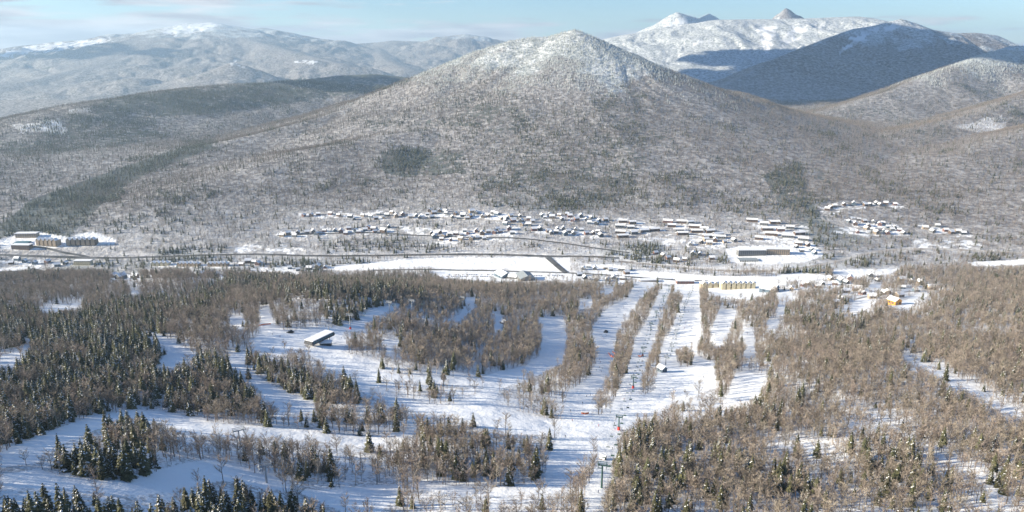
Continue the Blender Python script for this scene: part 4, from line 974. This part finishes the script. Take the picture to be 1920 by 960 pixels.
FF = []
for s_ in (41, 42):
    tr, cr = spruce(s_, 9, 2.3, 0, 9, .03); FF.append(joined((tr.mesh('t', M['bark']), cr.mesh('c', [M['frost'], M['snowload']])), 'frosted_spruce'))
FS = []
for s_ in (43, 44):
    tr, cr = spruce(s_, 13, 2.9, .08, 10, .05); FS.append(joined((tr.mesh('t', M['bark']), cr.mesh('c', [M['spruce'], M['snowload']])), 'far_spruce'))

# candidate places: jittered grids, denser near
def grid(y0, y1, step, amax=R(39)):
    xs = np.arange(-y1 * math.tan(amax), y1 * math.tan(amax), step); ys = np.arange(y0, y1, step); a, b = np.meshgrid(xs, ys)
    a = a + rng.uniform(-.48, .48, a.shape) * step; b = b + rng.uniform(-.48, .48, b.shape) * step; a = a.ravel(); b = b.ravel()
    r = np.hypot(a, b); k_ = (np.abs(np.arctan2(a, b)) < amax) & (b > y0); return a[k_], b[k_]
def candidates(y0, y1, step, hmean):
    x, y = grid(y0, y1, step, R(50) if y1 < 2500 else R(42)); z = gz(x, y); hid = grid_lookup(HID, x, y); keep = hid < (60 if y0 < 2000 else 35); x, y, z = x[keep], y[keep], z[keep]
    ht = (np.interp(y, [200, 700, 1400], [9.8, 12, 13]) if hmean is None else hmean) * rng.uniform(.52, 1.32, x.shape)
    a, b, _ = proj(x, y, z); c, d, _ = proj(x, y, z + ht * .9); _, e, _ = proj(x, y, z + ht * .5)
    o0 = look(OPEN, a, b, 0); o1 = look(OPEN, a, d, 0); o2 = look(OPEN, a, e, 0)
    ok = (o0 < .5) & (o1 < .5) & (o2 < .5)
    # thin fringe of single trees leans over the trail edges
    fringe = (o0 < .5) & ~ok & (rng.random(x.shape) < .05)
    dn = look(DENS, a + fbm(x, y, 60, 2, 421) * 20, np.clip(b + fbm(x, y, 60, 2, 422) * 9, 0, IH - 4), 1.0); patch = .5 + fbm(x, y, 60, 3, 201) * 1.1
    ok = (ok & (rng.random(x.shape) < dn * np.clip(.9 + (patch - .5) * (1.8 - dn), .1, 1.3))) | fringe
    if y0 > 1000:
        ok &= rng.random(x.shape) < np.clip(.82 + fbm(x, y, 420, 4, 211) * 1.3, .55, 1)
    for (line, w) in ROADLINES:
        lo = line.min(0) - 20; hi = line.max(0) + 20; s_ = ok & (x > lo[0]) & (x < hi[0]) & (y > lo[1]) & (y < hi[1]); ii = np.where(s_)[0]
        if len(ii):
            d2 = np.full(len(ii), 1e9)
            for q in line: d2 = np.minimum(d2, (x[ii] - q[0]) ** 2 + ((y[ii] - q[1])) ** 2)
            ok[ii[d2 < (w * .5 + 7) ** 2]] = False
    for fx, fy, fr in FOOT:
        s_ = (np.abs(x - fx) < fr + 2) & (y < fy + fr) & (y > fy - fr - 5); ok &= ~s_
    cf = look(CONI, np.clip(a + fbm(x, y, 90, 3, 411) * 45, -1, IW), np.clip(b + fbm(x, y, 90, 3, 412) * 22, 0, IH - 4), .15)
    x, y, z, ht, cf, a, b, dn = (q[ok] for q in (x, y, z, ht, cf, a, b, dn))
    cl = np.clip(.5 + fbm(x, y, 45, 3, 301) * 1.5, 0, 1)
    if y0 > 1000: cl = np.clip(.45 + fbm(x, y, 95, 4, 302) * 2.4, 0, 1)
    if y0 > 1000: cf = cf + np.clip(fbm(x, y, 260, 4, 311) * 1.1 - .12, 0, .45)
    isc = rng.random(x.shape) < np.clip(cf * (.35 + 1.3 * cl), 0, .97)
    return dict(x=x, y=y, z=z, ht=ht, con=isc, px=a, py=b, cf=cf)
nea0 = candidates(70, 480, 3.9, None)
nea1 = candidates(480, 800, 4.7, None)
mid = candidates(800, 1480, 5.6, None)
near = mid
val_ = candidates(1480, 2250, 6.2, 10)
mtn = candidates(2250, 4700, 7.2, 10.5)
allc = {k_: np.concatenate([q[k_] for q in (nea0, nea1, mid)]) for k_ in near}
# individuals: the 300 largest of each kind inside the frame
infr = (allc['px'] > -5) & (allc['px'] < 1925) & (allc['py'] > 0) & (allc['py'] < 985)
size = allc['ht'] / np.hypot(allc['y'], H - allc['z'])
indiv = np.zeros(len(size), bool)
for kind in (True, False):
    ii = np.where(infr & (allc['con'] == kind))[0]; ii = ii[np.argsort(-size[ii])][:300]; indiv[ii] = True
def stand(px_, py_):
    if py_ > 905 and px_ < 640: return 'at bottom left below the lowest trail'
    if px_ < 330 and py_ > 780: return 'between the two lower left trails'
    if px_ < 640 and py_ > 790: return 'above the lowest left trail'
    if px_ < 480: return 'on the dark hillside at left'
    if px_ < 800: return 'in open wood left of bottom centre'
    if px_ < 1070: return 'in the open wood at bottom centre'
    if px_ < 1140: return 'beside the narrow run at the bottom'
    if px_ < 1450: return 'in mixed wood right of narrow run'
    if px_ < 1700: return 'in the thin wood at lower right'
    return 'in the brown wood at bottom right corner'
for i in np.where(indiv)[0]:
    con = bool(allc['con'][i]); vi = random.randrange(6)
    if con and allc['px'][i] < 700 and random.random() < .45: vi = random.choice([2, 3])
    if con and allc['px'][i] > 1000 and vi in (2, 3): vi = random.choice([1, 4])
    parts = (SPR if con else BARE)[vi]; hb = (spr_specs if con else bare_specs)[vi][1]; sc = float(allc['ht'][i]) / 12.5 * (1.05 if con else 1.0) 
    t = empty('spruce_tree' if con else 'bare_tree', (float(allc['x'][i]), float(allc['y'][i]), float(allc['z'][i]) - .1), random.uniform(0, 6.28), sc)
    for nm, me in zip(('trunk', 'crown'), parts):
        o = bpy.data.objects.new(nm, me); C.objects.link(o); o.parent = t
    if con:
        look_ = ['snow dusted dark spruce','tall dark spruce with little snow','short spruce loaded with snow','broad spruce loaded with snow','tall pine with a bare lower trunk','small young spruce'][vi]
    else:
        look_ = ['bare brown tree with spreading twigs','bare brown tree of middling height','tall bare tree with a wide crown','low bare brown tree','pale barked bare birch','bare grey twigged tree'][vi]
    st_ = stand(allc['px'][i], allc['py'][i])
    tag(t, f'{look_} {st_}', 'tree', f'{"spruces" if con else "bare trees"} {st_}')

def forest(name, x, y, z, sc, meshes, variant, label, cat):
    n = len(x); me = bpy.data.meshes.new(name); me.vertices.add(n); me.vertices.foreach_set('co', np.stack([x, y, z], 1).astype(np.float32).ravel())
    for nm, arr, ty in (('scl', sc, 'FLOAT'), ('rot', rng.uniform(0, 6.283, n), 'FLOAT'), ('idx', variant, 'INT')):
        a = me.attributes.new(nm, ty, 'POINT'); a.data.foreach_set('value', np.asarray(arr, np.float32 if ty == 'FLOAT' else np.int32))
    o = bpy.data.objects.new(name, me); C.objects.link(o); tag(o, label, cat, kind='stuff')
    ng = bpy.data.node_groups.new(name, 'GeometryNodeTree'); ng.interface.new_socket('Geometry', in_out='INPUT', socket_type='NodeSocketGeometry'); ng.interface.new_socket('Geometry', in_out='OUTPUT', socket_type='NodeSocketGeometry')
    N = ng.nodes; L = ng.links; gi = N.new('NodeGroupInput'); go = N.new('NodeGroupOutput'); inst = N.new('GeometryNodeInstanceOnPoints'); inst.inputs['Pick Instance'].default_value = True
    join = N.new('GeometryNodeJoinGeometry'); obs = []
    for m_ in meshes: ob = bpy.data.objects.new(m_.name, m_); obs.append(ob)
    for ob in reversed(obs):
        oi = N.new('GeometryNodeObjectInfo'); oi.inputs['Object'].default_value = ob; oi.inputs['As Instance'].default_value = True; L.new(oi.outputs['Geometry'], join.inputs[0])
    def na_(nm, dt):
        a = N.new('GeometryNodeInputNamedAttribute'); a.data_type = dt; a.inputs[0].default_value = nm; return a.outputs[0]
    mp_ = N.new('GeometryNodeMeshToPoints'); L.new(gi.outputs[0], mp_.inputs[0]); L.new(mp_.outputs[0], inst.inputs['Points'])
    L.new(join.outputs[0], inst.inputs['Instance']); L.new(na_('idx', 'INT'), inst.inputs['Instance Index'])
    cx = N.new('ShaderNodeCombineXYZ'); L.new(na_('rot', 'FLOAT'), cx.inputs[2]); er = N.new('FunctionNodeEulerToRotation'); L.new(cx.outputs[0], er.inputs[0]); L.new(er.outputs[0], inst.inputs['Rotation'])
    L.new(na_('scl', 'FLOAT'), inst.inputs['Scale']); L.new(inst.outputs[0], go.inputs[0])
    md = o.modifiers.new('scatter', 'NODES'); md.node_group = ng; return o
rest = ~indiv
def cat(*ds): return {k_: np.concatenate([d[k_] for d in ds]) for k_ in ('x', 'y', 'z', 'ht', 'px', 'con')}
nr_ = {k_: allc[k_][rest] for k_ in ('x', 'y', 'z', 'ht', 'px', 'con')}
c_ = nr_['con']; n = int(c_.sum()); nr_['ht'] = nr_['ht'] * np.where(c_, 1.05, 1.0)
snowv = np.where((nr_['px'][c_] < 700) & (nr_['y'][c_] < 700) & (rng.random(n) < .45), rng.integers(2, 4, n), rng.choice([0, 1, 4, 5, 0, 1], n))
forest('spruce_forest', nr_['x'][c_], nr_['y'][c_], nr_['z'][c_] - .1, nr_['ht'][c_] / 12.5, SJ, snowv, 'dark spruce forest of the near hillside around the ski trails', 'forest')
n = int((~c_).sum()); bv = rng.choice([0, 1, 2, 3, 0, 1, 2, 3, 4, 5], n)
forest('bare_forest', nr_['x'][~c_], nr_['y'][~c_], nr_['z'][~c_] - .1, nr_['ht'][~c_] / 12.5, BJ, bv, 'brown leafless forest of the near hillside between the ski runs', 'forest')
fm = cat(val_, mtn); fz = fm['z'] + fbm(fm['x'], fm['y'], 200, 4, 66) * 150
frosty = (rng.random(len(fz)) < smooth(255, 420, fz)) & (fm['x'] > -1500)
con = fm['con'] & ~frosty; br = ~fm['con'] & ~frosty
forest('mountain_spruce_forest', fm['x'][con], fm['y'][con], fm['z'][con], fm['ht'][con] / 12.0 * 1.1, FS, rng.integers(0, 2, int(con.sum())), 'dark conifer clumps scattered over the valley and mountainside', 'forest')
forest('mountain_bare_forest', fm['x'][br], fm['y'][br], fm['z'][br], fm['ht'][br] / 12.0, FB, rng.integers(0, 3, int(br.sum())), 'grey leafless forest covering the valley slopes and mountainside', 'forest')
forest('frosted_forest', fm['x'][frosty], fm['y'][frosty], fm['z'][frosty], fm['ht'][frosty] / 11.0, FF, rng.integers(0, 2, int(frosty.sum())), 'frosted white forest on the upper mountain', 'forest')
print('TREES near', len(nr_['x']), 'far', len(fz), 'frosty', int(frosty.sum()), 'objects', len(bpy.data.objects))

# ------------------------------------------------------------------ broken clouds added out of view to cast shade on the slopes
cm_, cnt, cb = newmat('shade_cloud'); cb.inputs['Base Color'].default_value = (.9, .9, .92, 1); cb.inputs['Roughness'].default_value = 1
def shade_cloud(ground_pt, zc, rx, ry, n, seed, ang=0, rs=1):
    r = random.Random(seed); t = (zc - ground_pt[2]) / SUN_V.z; c = Vector(ground_pt) + SUN_V * t; v = []; f = []
    import bmesh
    bm = bmesh.new()
    for i in range(n):
        a = r.uniform(0, 6.283); q = math.sqrt(r.random()); rr = r.uniform(.16, .34) * min(rx, ry) * rs * (1.25 - .6 * q)
        x_, y_ = rx * q * math.cos(a), ry * q * math.sin(a); xr = x_ * math.cos(ang) - y_ * math.sin(ang); yr = x_ * math.sin(ang) + y_ * math.cos(ang)
        mt = Matrix.Translation((xr, yr, r.uniform(0, rr * .3))) @ Matrix.Diagonal((1.3, 1.1, .32, 1)); bmesh.ops.create_icosphere(bm, subdivisions=3, radius=rr, matrix=mt)
    for vv in bm.verts:
        k_ = pn(np.array([vv.co.x / 90]), np.array([vv.co.y / 90 + vv.co.z / 50]), seed)[0]; vv.co += vv.normal * k_ * 40
    me = bpy.data.meshes.new('shade_cloud'); bm.to_mesh(me); bm.free(); me.materials.append(cm_); me.polygons.foreach_set('use_smooth', np.ones(len(me.polygons), bool))
    o = bpy.data.objects.new('shade_cloud', me); C.objects.link(o); o.location = c; tag(o, 'unseen broken clouds added to shade the slopes', 'shade_cloud', 'unseen clouds added for shade', 'structure'); return o
shade_cloud(P(1640, 110, 5500), 2400, 1500, 900, 90, 1)
shade_cloud(P(1290, 150, 5100), 2300, 1150, 650, 75, 2)
shade_cloud(P(560, 160, 4700), 2200, 1000, 260, 44, 4, .2)
shade_cloud(P(150, 120, 10500), 2900, 1800, 700, 40, 5)

# ------------------------------------------------------------------ haze
hm = bpy.data.materials.new('haze'); hm.use_nodes = True; hn = hm.node_tree; hn.nodes.clear(); ho = hn.nodes.new('ShaderNodeOutputMaterial'); hv = hn.nodes.new('ShaderNodeVolumePrincipled')
hv.inputs['Color'].default_value = (.54, .77, 1.0, 1); hv.inputs['Density'].default_value = HAZE_D; hv.inputs['Anisotropy'].default_value = .2; hn.links.new(hv.outputs[0], ho.inputs['Volume'])
m = MB(); m.box(-19500, -19500, float(GZ.min()) - 1, 19500, 19500, float(GZ.max()) + 15); o = m.build('haze', hm); tag(o, kind='stuff'); o['label'] = 'pale blue winter haze filling the valley air'; o['category'] = 'haze'
